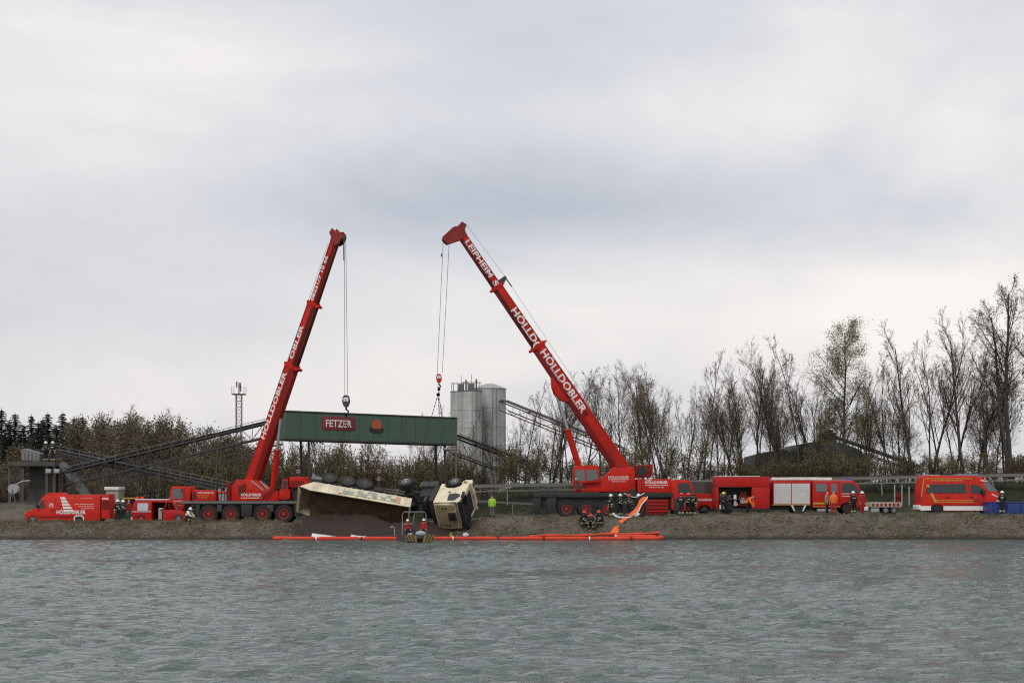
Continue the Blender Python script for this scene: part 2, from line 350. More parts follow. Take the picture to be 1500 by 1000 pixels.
def build_water():
    rs = np.random.RandomState(3)
    xs = np.array(axis(-44, 44, .24, [1, 3, 8, 20, 50, 120, 300, 900, 2500]))
    ys = np.array([4, 8, 14, 20] + list(np.arange(24, 121.6, .2)) + [122.5])
    X, Y = np.meshgrid(xs, ys); Z = np.zeros_like(X)
    for i in range(70):
        lam = rs.choice([1, 1, 1]) * np.exp(rs.uniform(np.log(.5), np.log(1.6))); th = rs.normal(0, .55) + .25; k = 2 * np.pi / lam
        A = .0052 * lam ** .9 * (rs.rand() * .6 + .4)
        Z += A * np.sin(k * (X * np.sin(th) + Y * np.cos(th)) + rs.rand() * 6.28)
    gust = np.zeros_like(X)
    for i in range(14):
        lam = rs.uniform(9, 40); th = rs.uniform(-1.2, 1.2); gust += np.sin(2 * np.pi / lam * (X * np.sin(th) * 1.2 + Y * np.cos(th) * .8) + rs.rand() * 6.28)
    Z = (Z + .22 * np.abs(Z) * Z / .03) * (1 + .10 * gust) * np.clip((46 - np.abs(X)) / 4, 0, 1) * np.clip((122.5 - Y) / 6, .25, 1)
    m = bpy.data.materials.new('lake_water'); m.use_nodes = True; nt = m.node_tree; N = nt.nodes; L = nt.links; b = N['Principled BSDF']
    b.inputs['Base Color'].default_value = (.070, .102, .088, 1); b.inputs['Roughness'].default_value = .07; b.inputs['IOR'].default_value = 1.333
    geo = N.new('ShaderNodeNewGeometry'); h = None
    for s, sc, w in ((2.2, (.5, 1, 1), 1.), (5.5, (.6, 1, 1), .6)):
        mp = N.new('ShaderNodeMapping'); mp.inputs['Scale'].default_value = sc; mp.inputs['Rotation'].default_value = (0, 0, .2); L.new(geo.outputs['Position'], mp.inputs[0])
        n = N.new('ShaderNodeTexNoise'); n.inputs['Scale'].default_value = s; n.inputs['Detail'].default_value = 4; n.inputs['Roughness'].default_value = .6; n.inputs['Distortion'].default_value = .5
        L.new(mp.outputs[0], n.inputs['Vector'])
        mu = N.new('ShaderNodeMath'); mu.operation = 'MULTIPLY'; mu.inputs[1].default_value = w; L.new(n.outputs[0], mu.inputs[0])
        if h is None: h = mu.outputs[0]
        else:
            ad = N.new('ShaderNodeMath'); L.new(h, ad.inputs[0]); L.new(mu.outputs[0], ad.inputs[1]); h = ad.outputs[0]
    g = N.new('ShaderNodeTexNoise'); g.inputs['Scale'].default_value = .07; g.inputs['Detail'].default_value = 3; L.new(geo.outputs['Position'], g.inputs['Vector'])
    r = N.new('ShaderNodeMapRange'); r.inputs[1].default_value = .35; r.inputs[2].default_value = .65; r.inputs[3].default_value = .55; r.inputs[4].default_value = 1.; L.new(g.outputs[0], r.inputs[0])
    bp = N.new('ShaderNodeBump'); bp.inputs['Distance'].default_value = .25; L.new(h, bp.inputs['Height']); L.new(r.outputs[0], bp.inputs['Strength']); L.new(bp.outputs[0], b.inputs['Normal'])
    o = from_arrays('lake_water', np.stack([X, Y, Z], -1).reshape(-1, 3), grid_faces(len(xs), len(ys)), m, smooth=True); tag(o, None, None, kind='structure')
build_water()

# ------------------------------------------------------------------ vegetation
def tubes_arrays(tubes):
    """tubes: list of (pts Nx3, radii N, sides) -> verts, quad faces"""
    V = []; F = []; off = 0
    for pts, rad, n in tubes:
        pts = np.asarray(pts); rad = np.asarray(rad); d = pts[-1] - pts[0]; d = d / (np.linalg.norm(d) + 1e-9)
        a = np.cross(d, (.31, .95, .05) if abs(d[1]) < .8 else (1, .1, 0)); a /= np.linalg.norm(a); b = np.cross(d, a)
        an = np.arange(n) * 2 * math.pi / n; ring = np.cos(an)[:, None] * a + np.sin(an)[:, None] * b
        V.append((pts[:, None, :] + ring[None] * rad[:, None, None]).reshape(-1, 3))
        m = len(pts); i = np.arange(m - 1)[:, None] * n; k = np.arange(n)[None]; k2 = (k + 1) % n
        F.append(np.stack([i + k, i + k2, i + n + k2, i + n + k], -1).reshape(-1, 4) + off); off += m * n
    return np.concatenate(V), np.concatenate(F)
def grow(seed, H, r0=.16, kids=(14, 7, 5, 2), first=.3, angle=(.65, .7, .8, .9), lenf=(.42, .45, .5, .55), trop=(.02, .10, .06, .03), lean=0., wander=.07, min_r=.0085, stems=1, spread=.15):
    rg = random.Random(seed); big = []; fine = []; tips = []
    def branch(p, d, ln, r, lv):
        n = (9, 5, 4, 3, 2)[lv]; pts = [p]; rad = [r]; seg = ln / n; end = r * (.22 if lv == 0 else .35)
        for i in range(n):
            w = wander * (1, 1.4, 1.6, 1.7, 1.7)[lv]
            d = (d + Vector((rg.gauss(0, w), rg.gauss(0, w), rg.gauss(0, w * .6) + trop[min(lv, 3)])))
            d.normalize(); p = p + d * seg; pts.append(p); rad.append(max(min_r, r + (end - r) * (i + 1) / n))
        (big if lv <= 1 else fine).append(([tuple(q) for q in pts], rad, (7, 5, 4, 3, 3)[lv]))
        if lv >= 2: tips.extend(pts[1:])
        if lv < len(kids):
            k = kids[lv]; f0 = first if lv == 0 else .18
            for i in range(k):
                t = f0 + (1 - f0) * ((i + rg.random() * .9) / k); t = min(t, .985); u = t * n; j = int(u); fr = u - j
                q = pts[j].lerp(pts[min(j + 1, n)], fr); ax = (pts[min(j + 1, n)] - pts[j]).normalized()
                o = ax.orthogonal().normalized(); o.rotate(Matrix.Rotation(rg.random() * 6.283, 3, ax))
                a = angle[lv] * rg.uniform(.65, 1.25)
                nd = ax * math.cos(a) + o * math.sin(a)
                l2 = ln * lenf[lv] * rg.uniform(.6, 1.2) * ((1.15 - .75 * t) if lv == 0 else (1.1 - .5 * t))
                r2 = max(min_r, (rad[j] + (rad[min(j + 1, n)] - rad[j]) * fr) * rg.uniform(.42, .62))
                branch(q, nd, l2, r2, lv + 1)
    for s_ in range(stems):
        a = rg.random() * 6.28; sp = spread if stems > 1 else 0
        branch(Vector((math.cos(a) * .25 * (stems > 1), math.sin(a) * .25 * (stems > 1), -.3)), Vector((math.cos(a) * sp + lean, math.sin(a) * sp, 1)).normalized(),
               H * (1 if s_ == 0 else rg.uniform(.65, .95)), r0 * (1 if s_ == 0 else rg.uniform(.6, .9)), 0)
    return big, fine, tips
def leaf_arrays(tips, n, size, seed, jit=.15):
    rs = np.random.RandomState(seed); T = np.array([tuple(t) for t in tips]); C = T[rs.randint(0, len(T), n)] + rs.normal(0, jit, (n, 3))
    a = rs.normal(size=(n, 3)); a /= np.linalg.norm(a, axis=1)[:, None]; b = rs.normal(size=(n, 3)); b -= a * (a * b).sum(1)[:, None]; b /= np.linalg.norm(b, axis=1)[:, None]
    s = size * rs.uniform(.5, 1.3, (n, 1)); a *= s; b *= s * .6
    V = np.stack([C - a, C + b, C + a, C - b], 1).reshape(-1, 3); F = np.arange(n * 4).reshape(-1, 4)
    return V, F
def ribbons(tubes):
    """the finest twigs of a thicket, two narrow blades each"""
    V = []; rs = np.random.RandomState(5)
    for pts, rad, n in tubes:
        p = np.asarray(pts)[[0, len(pts) // 2, -1]]; d = p[2] - p[0]; a = np.cross(d, rs.normal(size=3)); a /= np.linalg.norm(a) + 1e-9
        w = (max(rad[0], .011) * 1.3, .013, .007)
        V += [p[0] - a * w[0], p[0] + a * w[0], p[1] + a * w[1], p[1] - a * w[1], p[1] - a * w[1], p[1] + a * w[1], p[2] + a * w[2], p[2] - a * w[2]]
    V = np.array(V); return V, np.arange(len(V)).reshape(-1, 4)
def join(parts):
    V = []; F = []; Mi = []; o = 0
    for v, f, m in parts: V.append(v); F.append(f + o); Mi.append(np.full(len(f), m)); o += len(v)
    return np.concatenate(V), np.concatenate(F), np.concatenate(Mi)
TREES = {}
def tree_kind(key, bark=BARK, twig=TWIG, leaf=LEAFO, leaves=0, lsize=.06, ljit=.18, **k):
    H = k.pop('H'); big, fine, tips = grow(H=H, **k)
    tv, tf = tubes_arrays(big); fv, ff = tubes_arrays(fine); parts = [(fv, ff, 0)]
    if leaves: parts.append((*leaf_arrays(tips, leaves, lsize, k['seed'], ljit), 1))
    V, F, Mi = join(parts)
    TREES[key] = (from_arrays('trunk', tv, tf, bark, False, True), from_arrays('crown', V, F, [twig, leaf], False, False, Mi), float(max(V[:, 2].max(), tv[:, 2].max())) * .985)
tree_kind('bare_a', seed=11, H=13, kids=(15, 7, 5, 2), first=.22, angle=(.60, .55, .6, .6), lenf=(.50, .52, .55, .6), trop=(.02, .12, .08, .04), wander=.055, leaves=900, leaf=LEAFB, lsize=.05)
tree_kind('bare_b', seed=23, H=13, kids=(11, 7, 5, 2), first=.25, angle=(.5, .55, .6, .6), lenf=(.52, .5, .55, .6), trop=(.02, .12, .08, .04), stems=2, r0=.15, spread=.13, wander=.055, leaves=700, leaf=LEAFB, lsize=.05)
tree_kind('bare_c', seed=35, H=14, kids=(13, 7, 5, 2), first=.32, lean=-.14, angle=(.55, .55, .6, .6), lenf=(.44, .5, .55, .6), trop=(.03, .13, .08, .04), r0=.19, wander=.05, leaves=500, leaf=LEAFB, lsize=.05)
tree_kind('bare_d', seed=41, H=13, kids=(10, 7, 4, 2), first=.3, angle=(.42, .5, .6, .6), lenf=(.42, .5, .55, .6), trop=(.02, .14, .08, .04), stems=3, r0=.13, spread=.17, wander=.05, leaves=400, leaf=LEAFB, lsize=.05)
tree_kind('slim', seed=52, H=12, kids=(13, 6, 4, 2), first=.28, angle=(.5, .55, .6, .6), lenf=(.32, .48, .55, .6), trop=(.02, .13, .08, .04), r0=.10, wander=.045, leaves=300, leaf=LEAFB, lsize=.05)
tree_kind('birch', seed=66, H=15, kids=(30, 8, 6, 2), first=.18, angle=(.8, .7, .8, .8), lenf=(.36, .45, .5, .55), trop=(.03, .06, -.02, -.10), r0=.17, wander=.03, leaves=20000, leaf=mat('pale_birch_leaves', (.15, .155, .05), .8, var=.35, scale=.6), lsize=.055, ljit=.3)
tree_kind('tall', seed=78, H=17, kids=(15, 8, 6, 2), first=.36, angle=(.62, .65, .7, .7), lenf=(.36, .5, .52, .55), trop=(.02, .09, .05, .02), r0=.26, lean=-.03, stems=2, spread=.06, wander=.05, leaves=3500, leaf=LEAFB, lsize=.06, ljit=.2)
tree_kind('budding', seed=83, H=11, kids=(14, 8, 5, 2), first=.18, angle=(.65, .65, .7, .7), lenf=(.5, .5, .55, .55), trop=(.02, .10, .05, .02), r0=.14, stems=2, spread=.12, wander=.055, leaves=7000, leaf=LEAFO, lsize=.055, ljit=.28)

def put_tree(key, px, top, Y, label, group='bare trees behind the vehicles', name='deciduous_tree', rz=None, base=None, sx=1.):
    x = (px - 750) * Y / FPX; zb = ground(x, Y) if base is None else base; zt = CAMZ - (top - HOR) * Y / FPX
    tr, cr, H = TREES[key]; s = (zt - zb) / (H * .985)
    o = thing(name, label, 'tree', (x, Y, zb - .05), (0, 0, random.uniform(0, 6.28) if rz is None else rz), group); o.scale = (s * sx, s * sx, s)
    link('trunk', tr, o); link('crown', cr, o)
    return o
G = 'bare trees behind the vehicles'
for key, px, top, Y, label, rz in (
    ('bare_b', 806, 535, 150, 'bare many-stemmed tree behind the crane boom, beside the sloping gallery by the silos', 0.5),
    ('bare_a', 858, 538, 158, 'bare tree partly covered by the lower boom of the crane lettered LEIPHEIM', 2.),
    ('bare_a', 908, 532, 149, 'bare tree just above the turntable of the crane lettered LEIPHEIM', 4.2),
    ('budding', 944, 535, 154, 'broad budding tree above the red counterweight box of the crane', 1.),
    ('bare_b', 978, 522, 147, 'bare forked tree above the cab end of the crane lettered LEIPHEIM', 3.3),
    ('slim', 1030, 512, 149, 'slender bare tree rising alone above the low red car', .3),
    ('budding', 1062, 555, 150, 'low budding tree above the open red equipment box', 2.6),
    ('bare_d', 1088, 530, 152, 'bare tree of thin stems above the red box, next to the budding tree', 1.7),
    ('bare_b', 1110, 516, 147, 'bare upright tree where the red box meets the white shutters', 5.),
    ('bare_d', 1148, 496, 149, 'bare tree of several straight stems above the white roller shutters', .9),
    ('slim', 1172, 490, 146, 'thin straight bare tree next to the pale green birch', 2.2),
    ('birch', 1238, 464, 148, 'tall birch with a haze of pale green leaves behind the fire engine cab', 0.),
    ('slim', 1297, 520, 150, 'thin straight bare stem beside the birch', 4.),
    ('bare_c', 1338, 476, 146, 'bare tree leaning towards the birch, behind the flat trailer', 0.),
    ('bare_d', 1362, 464, 150, 'tall bare tree with fine upright twigs behind the minibus rear', 3.),
    ('slim', 1330, 540, 153, 'thin bare stem between the leaning tree and the birch', 1.),
    ('bare_c', 1412, 460, 147, 'bare tree with a forked crown over the middle of the minibus', .25),
    ('bare_b', 1395, 505, 155, 'bare tree set back between two taller ones over the minibus', 5.6),
    ('slim', 1440, 500, 149, 'thin bare tree over the minibus windscreen', .8),
    ('tall', 1484, 404, 146, 'tallest tree, dark trunk with clumps of fine twigs at its top', 2.9),
    ('tall', 1512, 425, 150, 'tall dark tree cut off by the photo edge next to the tallest tree', 5.2),
    ('bare_a', 1458, 560, 152, 'short bare tree at the foot of the tallest tree', 1.3),
    ('bare_a', 1190, 560, 157, 'bare tree half hidden behind the birch', 3.1),
    ('bare_d', 1270, 560, 158, 'bare tree above the dark gravel plant roof', 2.),
    ('slim', 690, 615, 152, 'small bare tree in front of the silos', 1.),
    ('slim', 724, 600, 150, 'bare tree in front of the widest silo', 2.5),
    ('bare_a', 760, 600, 160, 'bare tree at the foot of the gallery descending from the silos', 4.),
):
    put_tree(key, px, top, Y, label, rz=rz)
rgt = random.Random(77)
for px, what in ((772, 'the tail of the crane chassis'), (826, 'the glazed cab of the crane lettered LEIPHEIM'), (884, 'the crane turntable'), (926, 'the crane winch'), (960, 'the red counterweight box'), (1002, 'the crane carrier cab'),
                 (1044, 'the low red car'), (1076, 'the open hatch of the red trailer'), (1128, 'the first roller shutter'), (1160, 'the second roller shutter'), (1204, 'the crew cab of the fire engine'), (1256, 'the fire engine windscreen'), (1310, 'the flatbed trailer'), (1380, 'the minibus windows'), (1430, 'the minibus driver door'), (1466, 'the blue basin')):
    t0 = rgt.uniform(535, 565) - .06 * max(0, px - 1000)
    put_tree(rgt.choice(('bare_d', 'slim', 'bare_b')), px + rgt.uniform(-6, 6), t0, rgt.uniform(152, 160), 'taller of two thin thicket trees rising above ' + what, 'thin trees of the thicket', rz=rgt.random() * 6.28, sx=1.05)
    put_tree(rgt.choice(('budding', 'slim', 'bare_a')), px + rgt.uniform(8, 20), t0 + rgt.uniform(12, 38), rgt.uniform(155, 168), 'shorter of two thin thicket trees rising above ' + what, 'thin trees of the thicket', rz=rgt.random() * 6.28, sx=1.05)
for k, px, what in (('slim', 440, 'the traffic signs by the crane engine'), ('bare_a', 470, 'the grey trailer mudguard'), ('budding', 497, 'the first trailer wheels'), ('slim', 530, 'the third trailer wheel'), ('bare_b', 572, 'the signs over the trailer'), ('slim', 600, 'the single tractor wheel'), ('budding', 634, 'the fuel tank'), ('bare_a', 680, 'the overturned cab')):
    put_tree(k, px, rgt.uniform(628, 655), rgt.uniform(155, 168), 'young bare tree in the brush behind ' + what, 'young trees below the gantry box', rz=rgt.random() * 6.28)
for key, px, top, Y, label in (
    ('bare_a', 145, 602, 215, 'pale bare tree next to the dark spruces'),
    ('budding', 205, 592, 205, 'rounded budding tree standing above the brown wood'),
    ('budding', 236, 597, 208, 'second rounded budding tree, the one nearer the mast'),
    ('bare_a', 275, 622, 200, 'bare tree at the end of the brown wood, above the rising conveyor'),
    ('bare_d', 620, 592, 210, 'distant bare tree seen just above the green gantry box'),
    ('bare_a', 655, 598, 215, 'distant bare tree between the gantry box and the silos')):
    put_tree(key, px, top, Y, label, 'distant trees', base=3.0)

def spruce_mesh(seed, H=14):
    rs = np.random.RandomState(seed); V = []; F = []; o = 0; Tv = MB().cyl((0, 0, 0), (0, 0, H), .17, .02, 7)
    n = 34
    for i in range(n):
        z = H * (.10 + .89 * (i / n) ** .92); ln = (H - z) * .27 * rs.uniform(.75, 1.15) + .18
        for k in range(9):
            a = rs.rand() * 6.283; L_ = ln * rs.uniform(.7, 1.15); d = np.array((math.cos(a), math.sin(a), 0)); sd = np.array((-d[1], d[0], 0))
            for j in range(5):
                t0 = L_ * j / 5; t1 = L_ * (j + 1.25) / 5; w = .34 * (1 - j / 6) * (.4 + ln / 3); dz = -.22 * L_ * (j / 5) ** 1.3
                c0 = d * t0 + np.array((0, 0, z + dz + rs.normal(0, .05))); c1 = d * t1 + np.array((0, 0, z + dz - .16 + rs.normal(0, .06)))
                V += [c0 - sd * w + (0, 0, -.12), c0 + (0, 0, .05), c1, c0 + sd * w + (0, 0, -.12)]; F.append((o, o + 1, o + 2, o + 3)); o += 4
    return Tv.mesh('trunk', BARK), from_arrays('crown', np.array(V), np.array(F), NEEDLE, False)
SPR = [spruce_mesh(5), spruce_mesh(6)]
def put_spruce(i, px, top, Y, label):
    x = (px - 750) * Y / FPX; zt = CAMZ - (top - HOR) * Y / FPX; s = (zt - 2.5) / 14
    o = thing('spruce_tree', label, 'tree', (x, Y, 2.5), (0, 0, i * 1.3), 'dark spruces at the wood edge'); o.scale = (s * 1.9, s * 1.9, s)
    link('trunk', SPR[i % 2][0], o); link('crown', SPR[i % 2][1], o)
for i, (px, top, Y, label) in enumerate(((2, 597, 205, 'dark spruce at the photo edge, first of the row'), (22, 603, 210, 'dark spruce second from the photo edge'), (46, 606, 206, 'dark spruce above the loading platform drum'),
        (70, 603, 200, 'dark pointed spruce above the two people on the platform'), (92, 602, 204, 'dark pointed spruce with the sharpest tip, beside the platform'), (108, 610, 212, 'dark spruce squeezed between two pointed ones'),
        (121, 608, 202, 'last dark spruce of the row, next to the pale bare tree'), (35, 620, 198, 'lower dark spruce in front of the row'), (83, 622, 196, 'low dark spruce in front of the two pointed ones'))):
    put_spruce(i, px, top, Y, label)

for i, (px, top, Y) in enumerate(((-8, 612, 196), (14, 614, 194), (56, 616, 192), (62, 612, 212), (98, 618, 193), (112, 624, 191), (128, 626, 196), (30, 632, 188), (72, 634, 187), (104, 640, 186), (6, 634, 187), (50, 640, 184))):
    put_spruce(i + 3, px, top, Y, 'dark spruce filling the lower part of the conifer row behind the platform')
def scatter(name, meshes, spots, label, cat, mts):
    """one mass of vegetation that nobody could count"""
    P_ = []
    for V, F, Mi, (x, y, z, s, sz, a) in ((*meshes[k % len(meshes)], sp) for k, sp in enumerate(spots)):
        c, sn = math.cos(a), math.sin(a); W = np.stack([(V[:, 0] * c - V[:, 1] * sn) * s + x, (V[:, 0] * sn + V[:, 1] * c) * s + y, V[:, 2] * sz + z], 1); P_.append((W, F, Mi))
    V = np.concatenate([p[0] for p in P_]); o = 0; F = []
    for p in P_: F.append(p[1] + o); o += len(p[0])
    ob = from_arrays(name, V, np.concatenate(F), mts, midx=np.concatenate([p[2] for p in P_])); return tag(ob, label, cat, kind='stuff')
def shrub_arrays(seed, leaves, lsize=.075, H=4.2, leafm=1, stems=6):
    big, fine, tips = grow(seed, H, r0=.035, kids=(9, 6, 4), first=.08, angle=(.5, .6, .7), lenf=(.5, .52, .55), stems=stems, spread=.55, min_r=.010, wander=.1)
    for i, b in enumerate(big): big[i] = (b[0], b[1], 3)
    tv, tf = tubes_arrays(big); fv, ff = ribbons(fine)
    return join([(tv, tf, 0), (fv, ff, 0), (*leaf_arrays(tips, leaves, lsize, seed, .25), leafm)])
SH = [shrub_arrays(s, n, leafm=lm) for s, n, lm in ((201, 1500, 1), (202, 1000, 2), (203, 1700, 1), (204, 1100, 2))]
rg = random.Random(17); spots = []
for i in range(56):                                              # dark brush along the embankment, behind the vehicles
    px = 680 + 1000 * i / 55 + rg.uniform(-8, 8); Y = rg.uniform(143.5, 150); x = (px - 750) * Y / FPX
    h = rg.uniform(.35, 1.15) * (1.0 if px < 1080 else .7); spots.append((x, Y, ground(x, Y) - .1, rg.uniform(.75, 1.05), h, rg.random() * 6.28))
scatter('undergrowth', SH, spots, 'dark brush and young growth along the embankment behind the vehicles', 'undergrowth', [TWIG, LEAFO, LEAFB])
spots = []
for i in range(44):                                              # olive brush behind the wreck and the first crane
    px = 270 + 420 * i / 43 + rg.uniform(-8, 8); Y = rg.uniform(146, 156); x = (px - 750) * Y / FPX
    h = rg.uniform(1.0, 1.75) * (.8 if px < 380 else 1) * (.8 if 545 < px < 625 else 1); spots.append((x, Y, ground(x, Y) - .1, rg.uniform(.85, 1.1), h, rg.random() * 6.28))
scatter('brushwood', [SH[0], SH[2], SH[1]], spots, 'olive green brush behind the overturned truck, below the green gantry box', 'brushwood', [TWIG, LEAFO, LEAFB])
def small_tree(seed, H=9):
    big, fine, tips = grow(seed, H, r0=.10, kids=(14, 7, 5), first=.2, angle=(.7, .7, .8), lenf=(.42, .5, .5), min_r=.016)
    for i, b in enumerate(big): big[i] = (b[0], b[1], 4)
    tv, tf = tubes_arrays(big); fv, ff = ribbons(fine); return join([(tv, tf, 0), (fv, ff, 0), (*leaf_arrays(tips, 1300, .10, seed, .3), 2)])
ST = [small_tree(s) for s in (301, 302, 303)]
spots = []
for i in range(90):                                              # the brown wood on the far side
    px = -150 + 520 * rg.random() ** .8; Y = rg.uniform(158, 200); x = (px - 750) * Y / FPX
    top = 662 if px < 105 else 624 if px < 250 else 624 + (px - 250) * .33
    top += rg.uniform(-8, 22); zt = CAMZ - (top - HOR) * Y / FPX; spots.append((x, Y, 1.6, rg.uniform(.9, 1.3), (zt - 1.6) / 9, rg.random() * 6.28))
scatter('brown_wood', ST, spots, 'brown leafless wood behind the conveyors and the service van', 'wood', [mat('wood_twigs', (.105, .080, .060), .95, var=.35, scale=1), LEAFO, mat('wood_buds', (.115, .092, .054), .95, var=.4, scale=.6)])
spots = []
for i in range(9):
    px = 1530 + 22 * i + rg.uniform(-8, 8); Y = rg.uniform(147, 160); x = (px - 750) * Y / FPX; spots.append((x, Y, ground(x, Y) - .1, rg.uniform(1.1, 1.4), rg.uniform(1.3, 1.8), rg.random() * 6.28))
scatter('far_thicket', ST, spots, 'bare thicket carrying on past the tallest tree', 'thicket', [TWIG, LEAFO, LEAFB])
spots = []
for i in range(34):                                              # lower brush in front of that wood
    px = -120 + 430 * i / 33; Y = rg.uniform(150, 160); x = (px - 750) * Y / FPX; spots.append((x, Y, ground(x, Y) - .1, rg.uniform(.8, 1.1), rg.uniform(.7, 1.1), rg.random() * 6.28))
scatter('hedge_brush', [SH[1], SH[3]], spots, 'brown brush below the crossing conveyors', 'brush', [TWIG, LEAFO, LEAFB])

def blades(name, n, area, h, w, mt, label, mask=None, seed=1):
    rs = np.random.RandomState(seed); V = []; k = 0; x0, x1, y0, y1 = area
    while k < n:
        x = rs.uniform(x0, x1); y = rs.uniform(y0, y1)
        if mask and not mask(x, y, rs): continue
        z = ground(x, y) - .03
        if z < .12: continue
        for q in range(4):
            a = rs.rand() * 6.28; hh = h * rs.uniform(.4, 1.2); d = np.array((math.cos(a), math.sin(a))); bx_, by_ = x + rs.normal(0, .06), y + rs.normal(0, .06); ln = hh * rs.uniform(.1, .7)
            l = rs.rand() * 6.28
            V += [(bx_ - d[0] * w, by_ - d[1] * w, z), (bx_ + d[0] * w, by_ + d[1] * w, z), (bx_ + math.cos(l) * ln, by_ + math.sin(l) * ln, z + hh)]; k += 1
    o = from_arrays(name, np.array(V), np.arange(len(V)).reshape(-1, 3), mt); return tag(o, label, 'grass', kind='stuff')
clump = lambda f, t, s: (lambda x, y, rs: mnoise.noise((x * f, y * f, s)) > t)
blades('dry_grass', 14000, (-45, -17.5, 120.5, 126.5), .34, .014, DRYG, 'dry grass and weeds on the bank below the service van', clump(.5, -.25, 1), 1)
blades('bank_weeds', 16000, (-3, 45, 120.5, 124.4), .22, .013, DRYG, 'sparse dry weeds on the gravel bank below the fire vehicles', clump(.6, -.02, 4), 2)
blades('bank_grass', 14000, (-45, 45, 120.5, 126.0), .22, .013, GRASS, 'green weeds dotted over the bank', clump(.45, .12, 8), 3)
blades('embankment_grass', 26000, (-12, 45, 135.5, 144), .40, .02, GRASS, 'rough dark grass on the embankment behind the vehicles', clump(.5, -.3, 12), 4)
def pebbles():
    rs = np.random.RandomState(9); V = []; F = []; o = 0
    base = np.array([(1, 0, 0), (-1, 0, 0), (0, 1, 0), (0, -1, 0), (0, 0, 1), (0, 0, -1)], float); fc = np.array([(0, 2, 4), (2, 1, 4), (1, 3, 4), (3, 0, 4), (2, 0, 5), (1, 2, 5), (3, 1, 5), (0, 3, 5)])
    for i in range(9000):
        x = rs.uniform(-44, 44); y = 120.6 + abs(rs.normal(0, 1.6)); z = ground(x, y)
        if z < .05: continue
        s = .025 + .11 * rs.rand() ** 4; V.append(base * rs.uniform(.6, 1.3, (6, 3)) * s * np.array((1.2, 1.2, .8)) + (x, y, z)); F.append(fc + o); o += 6
    tag(from_arrays('bank_stones', np.concatenate(V), np.concatenate(F), mat('pale_stones', (.15, .128, .105), .9, var=.4, scale=1.5)), 'loose stones scattered over the gravel bank', 'stones', kind='stuff')
pebbles()
#PART3
# ------------------------------------------------------------------ industrial structures behind
def conveyor(name, label, A, B, belt_w=.9, depth=.9, mt=DGREY, posts=1.1, legs=(), truss=True, hand=.8, belt=True, rail=None, beam=(.07, .14)):
    """inclined belt conveyor: two rails, belt, lattice, hand-rail posts, trestle legs"""
    rail = rail or GREY; A = Vector(A); B = Vector(B); t = thing(name, label, 'conveyor', A); D = B - A; ln = D.length; u = D / ln; s = Vector((-u[1], u[0], 0)).normalized() * belt_w / 2; dn = Vector((0, 0, -depth))
    o = Vector((0, 0, 0))
    for q in (-1, 1):
        bar(t, 'side_rail', o + s * q, D + s * q, beam[0], mt, beam[1])
        if truss: bar(t, 'lower_chord', o + s * q + dn, D + s * q + dn, .09, mt, .11)
    if belt: bar(t, 'belt', o + Vector((0, 0, .18)), D + Vector((0, 0, .18)), belt_w * .92, BLACK, .04)
    n = max(2, int(ln / posts))
    for i in range(n + 1):
        p = D * (i / n)
        if hand: bar(t, 'handrail_post', p - s, p - s + Vector((0, 0, hand)), .05, rail)
        if truss:
            bar(t, 'strut', p - s, p - s + dn, .05, mt)
            if i < n: bar(t, 'diagonal', p - s + (dn if i % 2 else o), D * ((i + 1) / n) - s + (o if i % 2 else dn), .05, mt)
            if i % 2 == 0: bar(t, 'idler', p - s * 1.1 + Vector((0, 0, .02)), p + s * 1.1 + Vector((0, 0, .02)), .10, mt)
    if hand: bar(t, 'handrail', o - s + Vector((0, 0, hand)), D - s + Vector((0, 0, hand)), .04, rail)
    for f in legs:
        p = D * f; g = ground(A[0] + p[0], A[1] + p[1]) - A[2] - .1
        for q in (-1, 1): bar(t, 'trestle_leg', p + s * q + dn, Vector((p[0], p[1], g)) + s * q * 2.2, .09, mt)
    return t
conveyor('belt_conveyor', 'long dark conveyor rising from the loading platform up to the green gantry box', P(92, 692, 141), P(424, 612, 136), depth=1.15, posts=1.05, legs=(.2, .45, .7), hand=.35)
conveyor('belt_conveyor', 'dark conveyor sloping down from the platform and crossing below the long rising one', P(78, 660, 143), P(345, 716, 137), depth=.35, posts=1.0, legs=(.5, .75), hand=.55)
conveyor('belt_conveyor', 'thin pale lattice conveyor rising behind the brush beside the first crane', P(165, 702, 147), P(415, 650, 148), depth=.5, posts=2.2, legs=(.5,), hand=0, mt=DGREY, belt_w=.4)
conveyor('belt_conveyor', 'dark lattice conveyor dropping away from the end of the green gantry box, before the silos', P(668, 640, 142.6), P(772, 679, 148), depth=1.5, posts=1.2, legs=(.45, .9), hand=.3)
conveyor('conveyor_gallery', 'covered gallery sloping down from the widest silo behind the bare trees', P(738, 588, 186), P(905, 655, 176), belt_w=1.6, depth=1.0, posts=2., legs=(.5, .9), hand=0, mt=mat('rusty_brown_steel', (.075, .06, .05), .8, var=.3))
conveyor('pipe_conveyor', 'low conveyor on short posts running along the embankment behind all the vehicles', P(688, 712, 138.5), P(1560, 694, 140), depth=.45, posts=2.2, hand=.0, belt_w=.6, beam=(.14, .26), mt=mat('weathered_grey_steel', (.17, .16, .145), .7, var=.25), legs=[i / 16 for i in range(17)])
conveyor('pipe_conveyor', 'thin pale pipe on posts behind the overturned cab, below the low conveyor', P(690, 733, 134.5), P(782, 738, 134.5), depth=.1, posts=1.6, hand=0, belt_w=.16, truss=False, belt=False, mt=GREY, legs=(0, .33, .66, 1))
conveyor('belt_conveyor', 'thin conveyor sloping down from the dark gravel plant among the bare trees', P(1222, 640, 172), P(1345, 684, 165), depth=.6, posts=2., hand=0, mt=DGREY, legs=(.6,))

